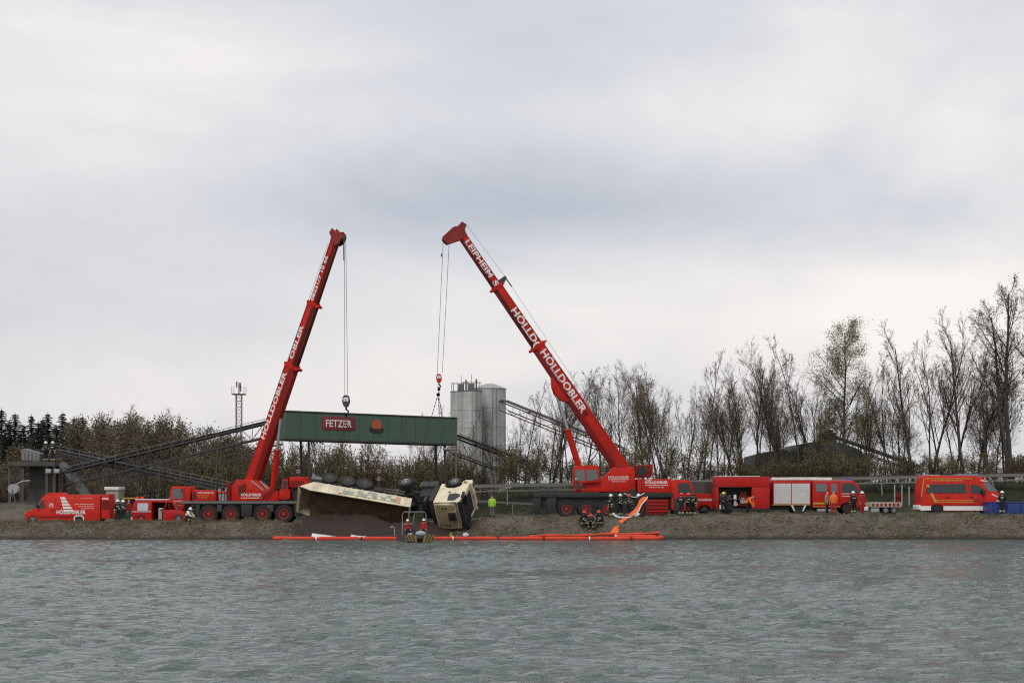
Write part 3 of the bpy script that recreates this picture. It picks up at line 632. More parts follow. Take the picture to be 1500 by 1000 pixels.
def gantry_box():
    a = P(418, 643, 134.5); b = P(668, 651, 142); u = (b - a); ln = u.length; H = 2.32
    t = thing('gantry_box', 'long green metal gantry box lettered FETZER spanning behind the crane hooks', 'gantry', a, (0, -math.asin(u[2] / ln), math.atan2(u[1], u[0])))
    un = u / ln; fx = lambda px: (a[0] - (px - 750) / FPX * a[1]) / ((px - 750) / FPX * un[1] - un[0])   # distance along the box of what the photo shows at px
    s0, s1, e0 = fx(471), fx(520), fx(551)
    MB().bx(.02, ln - .02, .05, 2.6, .06, H - .04).build('core', GREEN, t)
    n = 12; w = ln / n; me = MB().bx(.012, w - .012, -.03, .04, .1, H - .1).mesh('panel', GREEN, bevel=.008, seg=1)
    for i in range(n): link('panel', me, t).location = (i * w, 0, 0)
    MB().bx(-.05, ln + .05, -.08, 2.7, H - .06, H + .05).build('roof_edge', DGREY, t, bevel=.02)
    MB().bx(-.03, ln + .03, -.07, 2.66, -.06, .09).build('bottom_beam', DGREY, t, bevel=.02)
    MB().bx(ln - .01, ln + .09, -.06, .1, -2.9, H).build('end_post', GREY, t)
    for x in (2.2, ln - .9):
        for y in (.4, 2.2): bar(t, 'support_leg', (x, y, -.05), (x + .2, y, -6.2), .16, DGREY)
    s = 138 / FPX
    pl = MB().prism([(471 * 0 + x, z) for x, z in ((s0, 1.0), (s0 + .1, .88), (s1 - .1, .88), (s1, 1.0), (s1, 1.88), (s1 - .1, 2.0), (s0 + .1, 2.0), (s0, 1.88))], -.07, hw2=-.034).build('sign_plate', SIGNR, t, bevel=.02)
    text(pl, 'FETZER', (s0 + .34, -.076, 1.16), (1, 0, 0), (0, 0, 1), .58, LETTER, (s1 - s0) * .77, bold=.012)
    em = MB().lathe([(0, .0), (.62, .0), (.62, .02), (0, .022)], (e0, -.036, 1.05), (0, -1, 0), 24)
    em.v = [(e0 + (x - e0) * 1.1, y, 1.05 + (z - 1.05) * .55) for x, y, z in em.v]; eo = em.build('emblem', mat('emblem_dark', (.018, .02, .022), .6), t)
    MB().prism([(e0 + -0.45, 1.27), (e0 + -0.35, 1.12), (e0 + 0.35, 1.12), (e0 + 0.45, 1.27), (e0 + 0.38, 1.67), (e0 + 0.25, 1.92), (e0 + 0.12, 1.82), (e0 + 0.00, 1.98), (e0 + -0.15, 1.84), (e0 + -0.30, 1.92), (e0 + -0.40, 1.67)], -.085, hw2=-.06).build('emblem_figure', mat('emblem_orange', (.42, .09, .03), .6), eo)
    MB().ell((661 * 0 + ln - .75, .2, -.4), (.45, .3, .18), 10, 6).build('lamp_head', GREYL, t)
gantry_box()

def silo_block():
    for px0, px1, top, Y, cone, label in ((660, 690, 574, 188, 0, 'narrow grey metal silo nearest the green gantry box'), (674, 706, 573, 186, 0, 'grey metal silo in the middle of the three'), (694, 741, 570, 190, 1, 'widest grey silo with a shallow cone roof')):
        c = P((px0 + px1) / 2, top, Y); r = (px1 - px0) / 2 * Y / FPX
        t = thing('silo', label, 'silo', (c[0], Y, 2.5), group='silos beyond the gantry box'); h = c[2] - 2.5
        MB().lathe([(r, 0), (r, h)], n=32).build('shell', SILO, t)
        k = 6
        for i in range(1, k): MB().lathe([(r, i * h / k - .03), (r + .035, i * h / k - .02), (r + .035, i * h / k + .02), (r, i * h / k + .03)], n=32).build('ring', SILO, t)
        for i in range(12):
            a = i * .5236 + .2; MB().bx(r - .005, r + .02, -.025, .025, 0, h - .05).xf(Matrix.Rotation(a, 4, 'Z')).build('vertical_seam', SILO, t, smooth=0)
        for dx in (-.22, .22): bar(t, 'ladder_rail', (dx + r * .3, -r * .98, 0), (dx + r * .3, -r * .98, h), .05, GREY)
        if cone: MB().lathe([(r + .06, h - .02), (r + .06, h + .08), (r * .3, h + .62), (0, h + .65)], n=32).build('roof', GREYL, t)
        else:
            MB().lathe([(r + .05, h - .02), (r + .05, h + .06), (0, h + .09)], n=32).build('roof', GREY, t)
            for i in range(10):
                a = i * .628; q = Vector((math.cos(a) * (r - .1), math.sin(a) * (r - .1), h)); bar(t, 'rail_post', q, q + Vector((0, 0, 1.0)), .05, GREY)
                a2 = a + .628; q2 = Vector((math.cos(a2) * (r - .1), math.sin(a2) * (r - .1), h)); bar(t, 'handrail', q + Vector((0, 0, 1.0)), q2 + Vector((0, 0, 1.0)), .04, GREY)
            MB().bx(-.3, .35, -.3, .4, h, h + .9).bx(.5, .7, -.1, .1, h, h + 1.4).build('filter_unit', GREY, t, bevel=.03)
            MB().cyl((.05, 0, h), (.05, 0, h + 1.9), .025).build('antenna', DGREY, t)
silo_block()

def mast():
    Y = 255; b = P(350, 660, Y); top = P(350, 560, Y)[2]; t = thing('radio_mast', 'slim lattice radio mast with a red platform on the skyline', 'mast', (b[0], Y, b[2])); h = top - b[2]; hp = P(350, 578, Y)[2] - b[2]
    w = .42; cs = [(-w, -w), (w, -w), (w, w), (-w, w)]; SR = mat('mast_steel', (.16, .12, .115), .6, var=.2)
    for x, y in cs: bar(t, 'leg', (x, y, 0), (x, y, hp), .09, SR)
    n = 9
    for i in range(n):
        z0, z1 = hp * i / n, hp * (i + 1) / n
        for k in range(4):
            a, c = cs[k], cs[(k + 1) % 4]; bar(t, 'brace', (*a, z0), (*c, z1), .05, SR); bar(t, 'ring_bar', (*a, z1), (*c, z1), .05, SR)
    MB().bx(-1.0, 1.0, -1., 1., hp, hp + .12).build('platform', DRED, t)
    for x, y in ((-.95, -.95), (.95, -.95), (-.95, .95), (.95, .95)): bar(t, 'rail_post', (x, y, hp), (x, y, hp + 1.3), .06, DRED)
    MB().cyl((0, 0, hp), (0, 0, h), .10, .07, 8).build('spire', DGREY, t)
    for z, x in ((hp + .9, .3), (hp + 1.6, -.3), (h - .5, .25)): MB().bx(x - .1, x + .1, -.35, -.15, z - .45, z + .45).build('antenna_panel', GREY, t, bevel=.02)
mast()

def plant_hall():
    t = thing('gravel_plant', 'dark gravel plant hall with a stubby chimney, seen through the bare trees', 'building', P(1180, 700, 172))
    sx = 172 / FPX; q = lambda px, py: ((px - 1180) * sx, (700 - py) * sx)
    MB().prism([q(1092, 715), q(1098, 668), q(1120, 662), q(1145, 660), q(1150, 715)], 4).build('side_building', DKBUILD, t, bevel=.05)
    MB().prism([q(1151, 715), q(1152, 662), q(1162, 652), q(1185, 648), q(1215, 650), q(1240, 658), q(1256, 672), q(1262, 715)], 5).build('hall', DKBUILD, t, bevel=.05)
    MB().prism([q(1203, 655), q(1203, 634), q(1210, 634), q(1210, 630), q(1216, 630), q(1216, 634), q(1221, 634), q(1221, 655)], 1.5).build('roof_tower', DKBUILD, t, bevel=.03)
    a = q(1139, 662); MB().cyl((a[0], 0, a[1]), (a[0], 0, q(0, 616)[1]), .34, .12, 12).build('chimney', DKBUILD, t)
plant_hall()

def platform():
    Y = 141; s = Y / FPX; o = P(60, 735, Y); t = thing('loading_platform', 'raised grey platform on columns beside the gravel mound', 'platform', o)
    q = lambda px, py: ((px - 60) * s, (735 - py) * s)
    x0, zt = q(20, 677); x1, zb = q(87, 683)
    MB().bx(x0, x1, -1.6, 2.2, zb, zt).build('deck', CONC, t, bevel=.03)
    for px in (21, 40, 75, 86):
        for y in (-1.3, 1.9): bar(t, 'column', (q(px, 0)[0], y, -.6), (q(px, 0)[0], y, zb), .22, CONC)
    a = q(40, 735); MB().bx(q(41, 0)[0], q(74, 0)[0], .2, .45, -.6, zb - .02).build('back_wall', mat('dark_concrete', (.085, .08, .074), .9, var=.3, scale=1), t)
    c0 = q(86, 680); c1 = q(128, 726)
    MB().prism([c0, (c0[0] + .5, c0[1] + .2), (c1[0] + .3, c1[1]), (c1[0] - .3, c1[1] - .1)], .5).build('chute', GREY, t, bevel=.03)
    for px, py in ((80, 690), (92, 690)): MB().bx(*[q(px, 0)[0] - .25, q(px, 0)[0] + .2, -1.9, -1.65, q(0, py + 3)[1], q(0, py - 3)[1]]).build('work_lamp', GREYL, t, bevel=.03)
    for i in range(5): bar(t, 'rail_post', (x0 + .1 + i * 1.0, 2.1, zt), (x0 + .1 + i * 1.0, 2.1, zt + 1), .05, GREY)
    d = thing('feed_hopper', 'grey ribbed hopper lying on the loading platform beside two people', 'hopper', P(48, 677, Y))
    m = MB().prism([(-.75, .12), (.8, .0), (.85, .75), (-.55, 1.2), (-.8, 1.0)], .8); m.build('bin', GREY, d, bevel=.06)
    for i in range(5): x = -.6 + i * .32; MB().bx(x, x + .06, -.86, .86, .2, .82 - .03 * i).build('rib', GREYL, d)
    p = thing('pump_unit', 'pale grey hose reel stand at the foot of the platform', 'pump', P(20, 735, 138))
    MB().lathe([(.3, -.3), (.42, -.3), (.42, -.24), (.25, -.24), (.25, .24), (.42, .24), (.42, .3), (.3, .3)], (0, 0, 1.1), (0, 1, 0), 16).build('reel', GREYL, p)
    for x in (-.3, .3): bar(p, 'leg', (x, -.3, -.3), (0, -.3, 1.1), .07, GREY)
    MB().tube([(.3, -.3, 1.5), (.8, -.2, 1.75), (1.4, -.1, 1.8)], .06).build('hose', GREYL, p)
    w = thing('site_cabin', 'small pale site cabin with a white roof rim behind the service van', 'cabin', P(167, 738, 135), group=None)
    MB().bx(-.52, .52, -.6, 1.4, -.3, 1.15).build('wall', mat('beige_panel', (.33, .30, .25), .7, dirt=.3), w, bevel=.03)
    MB().bx(-.62, .58, -.72, 1.5, 1.16, 1.42).build('roof_rim', WHITE, w, bevel=.03)
    MB().bx(-.3, .1, -.63, -.6, .2, .9).build('door', GREYL, w)
platform()

def round_sign(px, y_top, Y, label):
    c = P(px, y_top, Y); g = ground(c[0], Y); t = thing('traffic_sign', label, 'sign', (c[0], Y, g)); z = c[2] - g
    MB().cyl((0, 0, -.2), (0, 0, z + .2), .03, n=8).build('post', GREY, t)
    for dz in (0, -.62):
        d = MB().lathe([(0, 0), (.22, 0), (.22, .02), (0, .022)], (0, -.035, z + dz), (0, -1, 0), 20).build('sign_disc', mat('sign_red', (.16, .03, .03), .6), t)
        MB().lathe([(0, 0), (.15, 0), (.15, .01), (0, .011)], (0, -.058, z + dz), (0, -1, 0), 20).build('disc_face', GREYL, d)
        MB().bx(-.10, .10, -.074, -.068, z + dz - .05, z + dz + .05).build('symbol', BLACK, d)
round_sign(437, 679, 135.5, 'pair of round traffic signs on a post behind the first crane engine')
round_sign(555, 690, 135.5, 'pair of round traffic signs on a post above the overturned trailer wheels')

# ------------------------------------------------------------------ vehicles
WH = {}
def wheel(parent, x, y, z, r, w, rim=DRED, rr=.55, name='wheel', ty_mat=None):
    """tyre with a rim as sub-part; the axle runs along y, outside towards -y when y < 0"""
    k = (round(r, 3), round(w, 3), rim.name, rr, ty_mat is None)
    if k not in WH:
        a = r * rr
        ty = MB().lathe([(a, -w / 2 + .02), (a + .03, -w / 2), (r * .93, -w / 2), (r, -w / 2 + .05), (r, -.015), (r - .018, -.01), (r - .018, .01), (r, .015), (r, w / 2 - .05), (r * .93, w / 2), (a + .03, w / 2), (a, w / 2 - .02)], ax=(0, 1, 0), n=28)
        rm = MB().lathe([(0, -w / 2 - .005), (a * .28, -w / 2 - .005), (a * .34, -w / 2 + .03), (a * .75, -w / 2 + .045), (a * .9, -w / 2 + .015), (a, -w / 2 + .015), (a, w / 2 - .02), (0, w / 2 - .06)], ax=(0, 1, 0), n=24)
        for i in range(8): an = i * .785; rm.cyl((math.cos(an) * a * .55, -w / 2 + .1, math.sin(an) * a * .55), (math.cos(an) * a * .55, -w / 2 + .01, math.sin(an) * a * .55), .03, n=6)
        WH[k] = (ty.mesh('wheel', ty_mat or TYRE), rm.mesh('rim', rim))
    o = link(name, WH[k][0], parent); o.location = (x, y, z)
    if y > 0: o.rotation_euler = (0, 0, math.pi)
    link('rim', WH[k][1], o); return o
def side(parent, name, poly, hw, proud, mt, sgn=-1, thick=.03, bevel=0, par=None):
    """panel on the side of a body, following its tumblehome; proud of it by a little"""
    h = hw if callable(hw) else (lambda z: hw)
    return MB().prism(poly, lambda z: sgn * (h(z) + proud), hw2=lambda z: sgn * (h(z) + proud - thick)).build(name, mt, parent, bevel=bevel, seg=1)
def rect(x0, x1, z0, z1, c=.05):
    return [(x0 + c, z0), (x1 - c, z0), (x1, z0 + c), (x1, z1 - c), (x1 - c, z1), (x0 + c, z1), (x0, z1 - c), (x0, z0 + c)]
def dashes(parent, x0, x1, z, y, h=.05, mt=LETTER, seed=1):
    """a line of print too small to read"""
    rg_ = random.Random(seed); m = MB(); x = x0
    while x < x1:
        w = rg_.uniform(.05, .22); m.bx(x, min(x + w, x1), y - .004, y + .004, z, z + h); x += w + .04
    m.build('print_line', mt, parent, smooth=0)

# -------- mobile cranes
BOOM_UNDER = mat('dark_boom_underside', (.075, .012, .010), .5, dirt=.6, dcol=(.03, .02, .018), scale=1.5)  # darker red-brown for the lower faces of the upper boom sections
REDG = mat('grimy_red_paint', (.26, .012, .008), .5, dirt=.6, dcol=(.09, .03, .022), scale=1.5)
def boom(t, p0, p1, secs, flip, texts, nose):
    """telescopic boom from local p0 to p1; secs = (t0, t1, height, width)"""
    p0 = Vector(p0); p1 = Vector(p1); u = (p1 - p0); ln = u.length; u /= ln; v = Vector((0, 0, 1)).cross(u).normalized(); w = u.cross(v)
    if v[1] > 0: v = -v                                                    # v: side that looks at the lake
    M4 = Matrix((( u[0], v[0], w[0], p0[0]), (u[1], v[1], w[1], p0[1]), (u[2], v[2], w[2], p0[2]), (0, 0, 0, 1)))
    if w[2] < 0: w = -w; M4 = Matrix((( u[0], v[0], w[0], p0[0]), (u[1], v[1], w[1], p0[1]), (u[2], v[2], w[2], p0[2]), (0, 0, 0, 1)))
    def sec(m, a, b, h0, h1, wd0, wd1, under_mi=0):
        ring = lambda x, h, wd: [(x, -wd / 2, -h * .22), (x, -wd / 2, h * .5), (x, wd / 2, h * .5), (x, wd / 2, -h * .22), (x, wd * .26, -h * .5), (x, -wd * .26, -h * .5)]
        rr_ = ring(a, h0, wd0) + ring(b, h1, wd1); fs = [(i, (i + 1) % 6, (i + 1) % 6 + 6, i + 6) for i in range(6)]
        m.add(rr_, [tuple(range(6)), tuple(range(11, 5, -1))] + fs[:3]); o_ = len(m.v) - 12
        m.f += [tuple(o_ + q for q in f) for f in fs[3:]]; m.m += [under_mi] * 3
    for i, (a, b, h0, h1, wd0, wd1) in enumerate(secs):
        m = MB(); sec(m, a * ln, b * ln, h0, h1, wd0, wd1, 1); s_ = m.xf(M4).build('boom_section', [RED, BOOM_UNDER if i else REDG], t, bevel=.03, seg=2)
        for zz in (-.18, .46): MB().bx(a * ln + .1, b * ln - .1, (wd0 + wd1) / 4 + .0, (wd0 + wd1) / 4 + .03, h1 * zz - .02, h1 * zz + .02).xf(M4).build('rub_rail', REDG, s_)
        if i:
            ph = secs[i - 1][3]; pw = secs[i - 1][5]; m = MB(); sec(m, a * ln - .12, a * ln + .22, ph * 1.12, ph * 1.12, pw * 1.12, pw * 1.12)
            m.bx(a * ln - .05, a * ln + .12, -pw * .35, pw * .35, ph * .5, ph * .82); m.bx(a * ln - .05, a * ln + .15, -pw * .4, pw * .4, -ph * .78, -ph * .45)
            m.xf(M4).build('collar', RED, s_, bevel=.02, seg=1)
    h, wd = secs[-1][3], secs[-1][5]
    m = MB()
    for q in (-1, 1):
        pl = [(ln - .25, -h * .5), (ln + .05, -h * .95 - nose), (ln + .55, -h * 1.1 - nose), (ln + .75, -h * .9 - nose * .9), (ln + .9, -h * .3), (ln + .75, h * .2), (ln + .85, h * .95), (ln + .45, h * 1.15), (ln + .2, h * .62), (ln - .25, h * .5)]
        m.prism(pl, q * wd * .56, hw2=q * wd * .42)
    m.bx(ln - .2, ln + .3, -wd * .42, wd * .42, -h * .5, h * .45)
    hd = m.xf(M4).build('boom_head', REDG, t, bevel=.015, seg=1)
    for x, z, r in ((ln + .42, -h * .72 - nose, .26), (ln + .55, h * .78, .18)):
        MB().cyl((x, -wd * .38, z), (x, wd * .38, z), r, n=18).xf(M4).build('sheave', DGREY, hd)
    for s, a, b, cap, hh, zz in texts:
        # text between boom fractions a..b; hh: section width at that place
        d = u if b > a else -u; o = p0 + u * (a * ln) + v * (hh / 2 + .004) + w * zz
        text(t, s, o, d, w, cap, LETTER, abs(b - a) * ln, bold=.03)
    return M4, ln, u, v, w

def crane_left():
    Y = 130.; s = Y / FPX; o = P(357, 765, Y); t = thing('mobile_crane', 'red mobile crane with a steep telescopic boom, standing behind the overturned trailer', 'crane', o)
    q = lambda px, py: ((px - 357) * s, (765 - py) * s)
    X = lambda px: (px - 357) * s
    Z = lambda py: (765 - py) * s
    W = 1.3
    MB().bx(X(275), X(441), -W + .35, W - .35, Z(752), Z(738)).build('chassis_frame', BLACK, t, bevel=.03)
    MB().bx(X(268), X(441), -W, W, Z(737.5), Z(733.5)).build('deck', GREY, t, bevel=.03)
    for x0, x1 in ((291, 297), (357, 373), (434, 441)): MB().bx(X(x0), X(x1), -W + .03, W - .03, Z(756), Z(738.5)).build('outrigger_box', BLACK, t, bevel=.04)
    for px in (310, 342, 388, 419):
        for y in (-W + .25, W - .25): wheel(t, X(px), y, .70, .72, .5, RED3, .55)
        m = MB(); n = 10; r = .80
        m.tube([(X(px) + math.cos(a) * r, 0, .70 + math.sin(a) * r) for a in [math.pi * (.12 + .76 * i / n) for i in range(n + 1)]], .03, 5)
        for q_ in (-1, 1):
            f = MB(); f.v = [(x, y * 8 + q_ * (W - .25), z) for x, y, z in m.v]; f.f = m.f; f.m = m.m; f.build('mudguard', BLACK, t)
    # carrier cab
    cab = MB().prism([(X(252), Z(736)), (X(254), Z(747)), (X(272), Z(747)), (X(275), Z(738)), (X(283), Z(735)), (X(283), Z(713)), (X(276), Z(712)), (X(257), Z(712)), (X(255), Z(714))], W - .05).build('carrier_cab', RED, t, bevel=.05)
    side(cab, 'window', rect(X(257.5), X(272), Z(730), Z(715.5)), W - .05, .012, GLASSL); side(cab, 'window', rect(X(257.5), X(272), Z(730), Z(715.5)), W - .05, .012, GLASSL, 1)
    MB().bx(X(253.6) - .03, X(254.2), -W + .2, W - .2, Z(731), Z(715)).build('windscreen', GLASS, cab)
    side(cab, 'door_seam', [(X(274.6), Z(746)), (X(275.2), Z(746)), (X(275.2), Z(714)), (X(274.6), Z(714))], W - .05, .006, BLACK)
    MB().bx(X(252) - .12, X(253), -W, W, Z(751), Z(745)).build('bumper', BLACK, cab, bevel=.03)
    for y in (-.95, .95): MB().cyl((X(252) - .05, y, Z(742)), (X(252) + .1, y, Z(742)), .12, n=14).build('headlight', GREYL, cab)
    text(cab, 'HÖLLDOBLER', (X(256), -W + .038, Z(734.5)), (1, 0, 0), (0, 0, 1), .10, LETTER, .85)
    dashes(cab, X(262), X(270), Z(740), -W + .04, .06, YELP)
    for k in range(2): MB().bx(X(271), X(272.5), -W - .2, -W - .02, Z(719), Z(716)).build('mirror', BLACK, cab) if k == 0 else None
    # engine cover behind the cab, boxes
    ec = MB().prism([(X(286), Z(733)), (X(320), Z(733)), (X(320), Z(718)), (X(290), Z(717)), (X(286), Z(720))], W - .08).build('engine_cover', RED, t, bevel=.05)
    side(ec, 'exhaust_grille', rect(X(287), X(291), Z(731), Z(720), .02), W - .08, .012, BLACK)
    text(ec, 'HÖLLDOBLER', (X(294), -W + .068, Z(722.5)), (1, 0, 0), (0, 0, 1), .12, LETTER, 1.25); dashes(ec, X(294), X(310), Z(726), -W + .07, .06, YELP, 2); dashes(ec, X(296), X(308), Z(729), -W + .07, .05, YELP, 3)
    for px, h in ((324, 715), (329, 719), (334, 714)): MB().cyl((X(px), -.6, Z(733)), (X(px), -.6, Z(h)), .12, n=10).build('hydraulic_tank', GREYL, t)
    MB().cyl((X(321), -.7, Z(721)), (X(341), -.7, Z(720)), .07, n=8).build('hydraulic_pipe', RED, t)
    # superstructure
    sup = MB().prism([(X(337), Z(733)), (X(337), Z(711)), (X(346), Z(709)), (X(349), Z(702)), (X(378), Z(703)), (X(402), Z(719)), (X(410), Z(719)), (X(411), Z(733))], .95).build('superstructure', RED, t, bevel=.05)
    MB().cyl((X(376), 0, Z(737)), (X(376), 0, Z(730)), .85, n=24).build('slewing_ring', DGREY, t)
    MB().bx(X(335), X(341), -1.15, 1.15, Z(733), Z(706)).build('counterweight', DRED, t, bevel=.05)
    side(sup, 'recess', [(X(352), Z(726)), (X(363), Z(726)), (X(363), Z(708)), (X(352), Z(712))], .95, .01, DRED)
    side(sup, 'bracket_edge', [(X(370), Z(704)), (X(371.5), Z(703)), (X(389), Z(717)), (X(388), Z(718.5))], .95, .05, GREYL)
    side(sup, 'bracket_edge', [(X(383), Z(704)), (X(384.5), Z(703)), (X(396), Z(715)), (X(395), Z(717))], .95, .05, GREYL)
    text(sup, 'HÖLLDOBLER', (X(356), -.955, Z(726)), (1, 0, 0), (0, 0, 1), .20, LETTER, 1.6, bold=.03); dashes(sup, X(356), X(386), Z(729.5), -.955, .07, LETTER, 4)
    # operator cab and winch at the far end
    oc = MB().prism([(X(411), Z(731)), (X(412), Z(718)), (X(415), Z(716)), (X(416), Z(702)), (X(424), Z(702)), (X(425), Z(716)), (X(428), Z(719)), (X(427), Z(731))], .55, hw2=-1.05).build('operator_cab', RED, t, bevel=.04)
    side(oc, 'window', rect(X(416.8), X(423.5), Z(715), Z(704), .03), 1.05, .012, GLASS)
    en = MB().bx(X(426), X(451), -.9, .9, Z(713), Z(698)).build('winch_housing', RED, t, bevel=.05)
    for i in range(6): MB().bx(X(428 + i * 3.6), X(430.4 + i * 3.6), -.925, -.89, Z(711), Z(704)).build('vent_slat', DRED, en)
    MB().bx(X(447), X(454), -.98, .9, Z(731), Z(705)).build('rear_frame', RED, t, bevel=.03)
    MB().bx(X(429), X(446), -.6, .6, Z(732), Z(714)).build('winch_drum_box', BLACK, t, bevel=.03)
    for px in range(292, 336, 9): bar(t, 'deck_rail_post', (X(px), W - .05, Z(733)), (X(px), W - .05, Z(724)), .04, GREY)
    bar(t, 'deck_rail', (X(292), W - .05, Z(724)), (X(337), W - .05, Z(724)), .04, GREY)
    for x0, x1 in ((322, 329), (394, 404)): MB().bx(X(x0), X(x1), -W + .02, -W + .4, Z(749), Z(739)).build('tool_locker', DGREY, t, bevel=.03)
    for k in range(3): MB().tube(smooth_path([(X(380 + k * 6), -.97, Z(732)), (X(392 + k * 5), -1.05, Z(722 - k)), (X(402 + k * 2), -1.0, Z(716 - k * 2)), (X(408), -.8, Z(706 - k * 3))], 5), .022, 5).build('hydraulic_hose', BLACK, t)
    for k in range(4): bar(t, 'access_step', (X(285), -W - .02, Z(750 - k * 5)), (X(290), -W - .02, Z(750 - k * 5)), .04, GREY)
    # boom, lift cylinder
    L_ = lambda px, py, Yd: P(px, py, Yd) - o
    secs = [(0, .50, 1.10, 1.0, .92, .82), (.50, .75, .88, .84, .70, .66), (.75, 1., .70, .64, .55, .50)]
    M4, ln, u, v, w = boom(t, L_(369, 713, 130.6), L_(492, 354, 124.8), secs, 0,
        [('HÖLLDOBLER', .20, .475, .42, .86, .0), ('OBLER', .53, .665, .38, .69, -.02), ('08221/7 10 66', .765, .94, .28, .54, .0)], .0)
    a = Vector((X(400), -.35, Z(722))); b = Vector((0, 0, 0)) + Vector(M4 @ Vector((ln * .30, 0, -.55))); m_ = a.lerp(b, .58)
    MB().cyl(a, m_, .24, n=16).cyl(a.lerp(m_, .97), m_, .27, n=16).build('lift_cylinder', RED, t)
    MB().cyl(m_, b, .12, n=14).build('piston_rod', STEEL, t)
    # ropes
    tipp = M4 @ Vector((ln + .62, 0, -.62))
    hk = P(507, 580, 124.6) - o
    for dx, dy in ((-.10, 0), (.12, .0)): MB().cyl(tipp + Vector((dx * .4 + .1, dy, 0)), hk + Vector((dx, dy, .1)), .018, n=5).build('hoist_rope', ROPE, t)
    MB().cyl(tipp + Vector((-.02, 0, 0)), tipp + Vector((0, 0, -1.8)), .035, n=6).build('limit_switch_rope', ROPE, t)
    a = M4 @ Vector((.3, .3, .65)); b = M4 @ Vector((ln * .98, 0.1, .60)); MB().cyl(a, b, .014, n=4).build('boom_rope', ROPE, t)
    for px in (284,): pass
    return o
crane_left()

def crane_right():
    Y = 130.; s = Y / FPX; o = P(880, 757, Y); t = thing('mobile_crane', 'red mobile crane whose long slanting boom reads LEIPHEIM near its tip', 'crane', o)
    X = lambda px: (px - 880) * s
    Z = lambda py: (757 - py) * s
    W = 1.3
    MB().bx(X(784), X(1000), -W + .3, W - .3, Z(744), Z(728)).build('chassis_frame', BLACK, t, bevel=.03)
    MB().bx(X(782), X(984), -W, W, Z(728), Z(721.5)).build('deck', BLACK, t, bevel=.03)
    for x0, x1 in ((781, 792), (800, 814), (905, 918), (984, 992)): MB().bx(X(x0), X(x1), -W + .03, W - .03, Z(752), Z(729)).build('outrigger_box', BLACK, t, bevel=.04)
    for i, px in enumerate((829, 858, 888, 935, 965)):
        for y in (-W + .25, W - .25): wheel(t, X(px), y, .66, .68, .48, RED3 if i < 3 else DRED, .52)
    for x0, x1 in ((944, 977),):
        MB().prism([(X(x0), Z(752)), (X(x1 - 3), Z(752)), (X(x1), Z(745)), (X(x1), Z(731)), (X(x0), Z(731))], W + .05, hw2=W - .5).build('side_locker', DRED, t, bevel=.04)
        lk = MB().prism([(X(x0), Z(754)), (X(x1 - 3), Z(754)), (X(x1), Z(746)), (X(x1), Z(731)), (X(x0), Z(731))], -W - .06, hw2=-W + .3).build('side_locker', DRED, t, bevel=.04)
        for k in range(4): MB().bx(X(x0 + 2), X(x1 - 2), -W - .10, -W - .05, Z(734 + 5 * k), Z(732.6 + 5 * k)).build('locker_slat', RED, lk)
    # carrier cab
    cab = MB().prism([(X(981), Z(745)), (X(981), Z(704)), (X(985), Z(702.5)), (X(1007), Z(703)), (X(1010), Z(706)), (X(1016), Z(724)), (X(1017), Z(744)), (X(1011), Z(748)), (X(986), Z(748))], W - .04).build('carrier_cab', RED, t, bevel=.05)
    for sg in (-1, 1): side(cab, 'window', [(X(991), Z(722)), (X(991), Z(707)), (X(1006), Z(707)), (X(1012), Z(722))], W - .04, .012, GLASS, sg)
    MB().add([(X(1010.5), -W + .2, Z(707)), (X(1010.5), W - .2, Z(707)), (X(1016.3), W - .2, Z(723)), (X(1016.3), -W + .2, Z(723)), (X(1011.2), -W + .2, Z(707)), (X(1011.2), W - .2, Z(707)), (X(1017), W - .2, Z(723)), (X(1017), -W + .2, Z(723))],
             [(0, 1, 2, 3), (4, 5, 6, 7), (0, 1, 5, 4), (1, 2, 6, 5), (2, 3, 7, 6), (3, 0, 4, 7)]).build('windscreen', GLASS, cab)
    MB().bx(X(1014), X(1019), -W, W, Z(749), Z(742)).build('bumper', BLACK, cab, bevel=.03)
    for y in (-.9, .9): MB().cyl((X(1016), y, Z(738)), (X(1018), y, Z(738)), .13, n=14).build('headlight', GREYL, cab)
    # superstructure
    sup = MB().prism([(X(840), Z(719.5)), (X(843), Z(716.5)), (X(856), Z(716)), (X(853), Z(706.5)), (X(877), Z(706)), (X(881), Z(700)), (X(893), Z(690)), (X(897), Z(684)), (X(926), Z(683)), (X(929), Z(690)), (X(929), Z(714)), (X(917), Z(720)), (X(842), Z(720.5))], .95).build('superstructure', RED, t, bevel=.05)
    MB().cyl((X(893), 0, Z(722)), (X(893), 0, Z(719)), .85, n=24).build('slewing_ring', DGREY, t)
    text(sup, 'HÖLLDOBLER', (X(890), -.955, Z(700)), (1, 0, 0), (0, 0, 1), .15, LETTER, 1.62, bold=.02); dashes(sup, X(890), X(920), Z(702.6), -.955, .05, LETTER, 5); dashes(sup, X(895), X(916), Z(705.5), -.955, .04, LETTER, 6)
    oc = MB().prism([(X(838), Z(706)), (X(839), Z(686)), (X(842), Z(682)), (X(872), Z(681.5)), (X(876), Z(684)), (X(878), Z(706)), (X(850), Z(708)), (X(848), Z(716)), (X(840), Z(716))], -.3, hw2=-1.25).build('operator_cab', RED, t, bevel=.04)
    side(oc, 'window', [(X(841), Z(704.5)), (X(842), Z(688)), (X(855), Z(688)), (X(857), Z(704.5))], 1.25, .012, GLASSL); side(oc, 'window', [(X(859), Z(704)), (X(858), Z(688)), (X(873), Z(688)), (X(875), Z(702))], 1.25, .012, GLASSL)
    side(oc, 'lower_window', rect(X(840.5), X(847.5), Z(714.5), Z(707), .03), 1.25, .012, GLASS)
    MB().ell((X(843), -1.4, Z(702)), (.11, .08, .11), 10, 6).build('work_lamp', GREYL, oc)
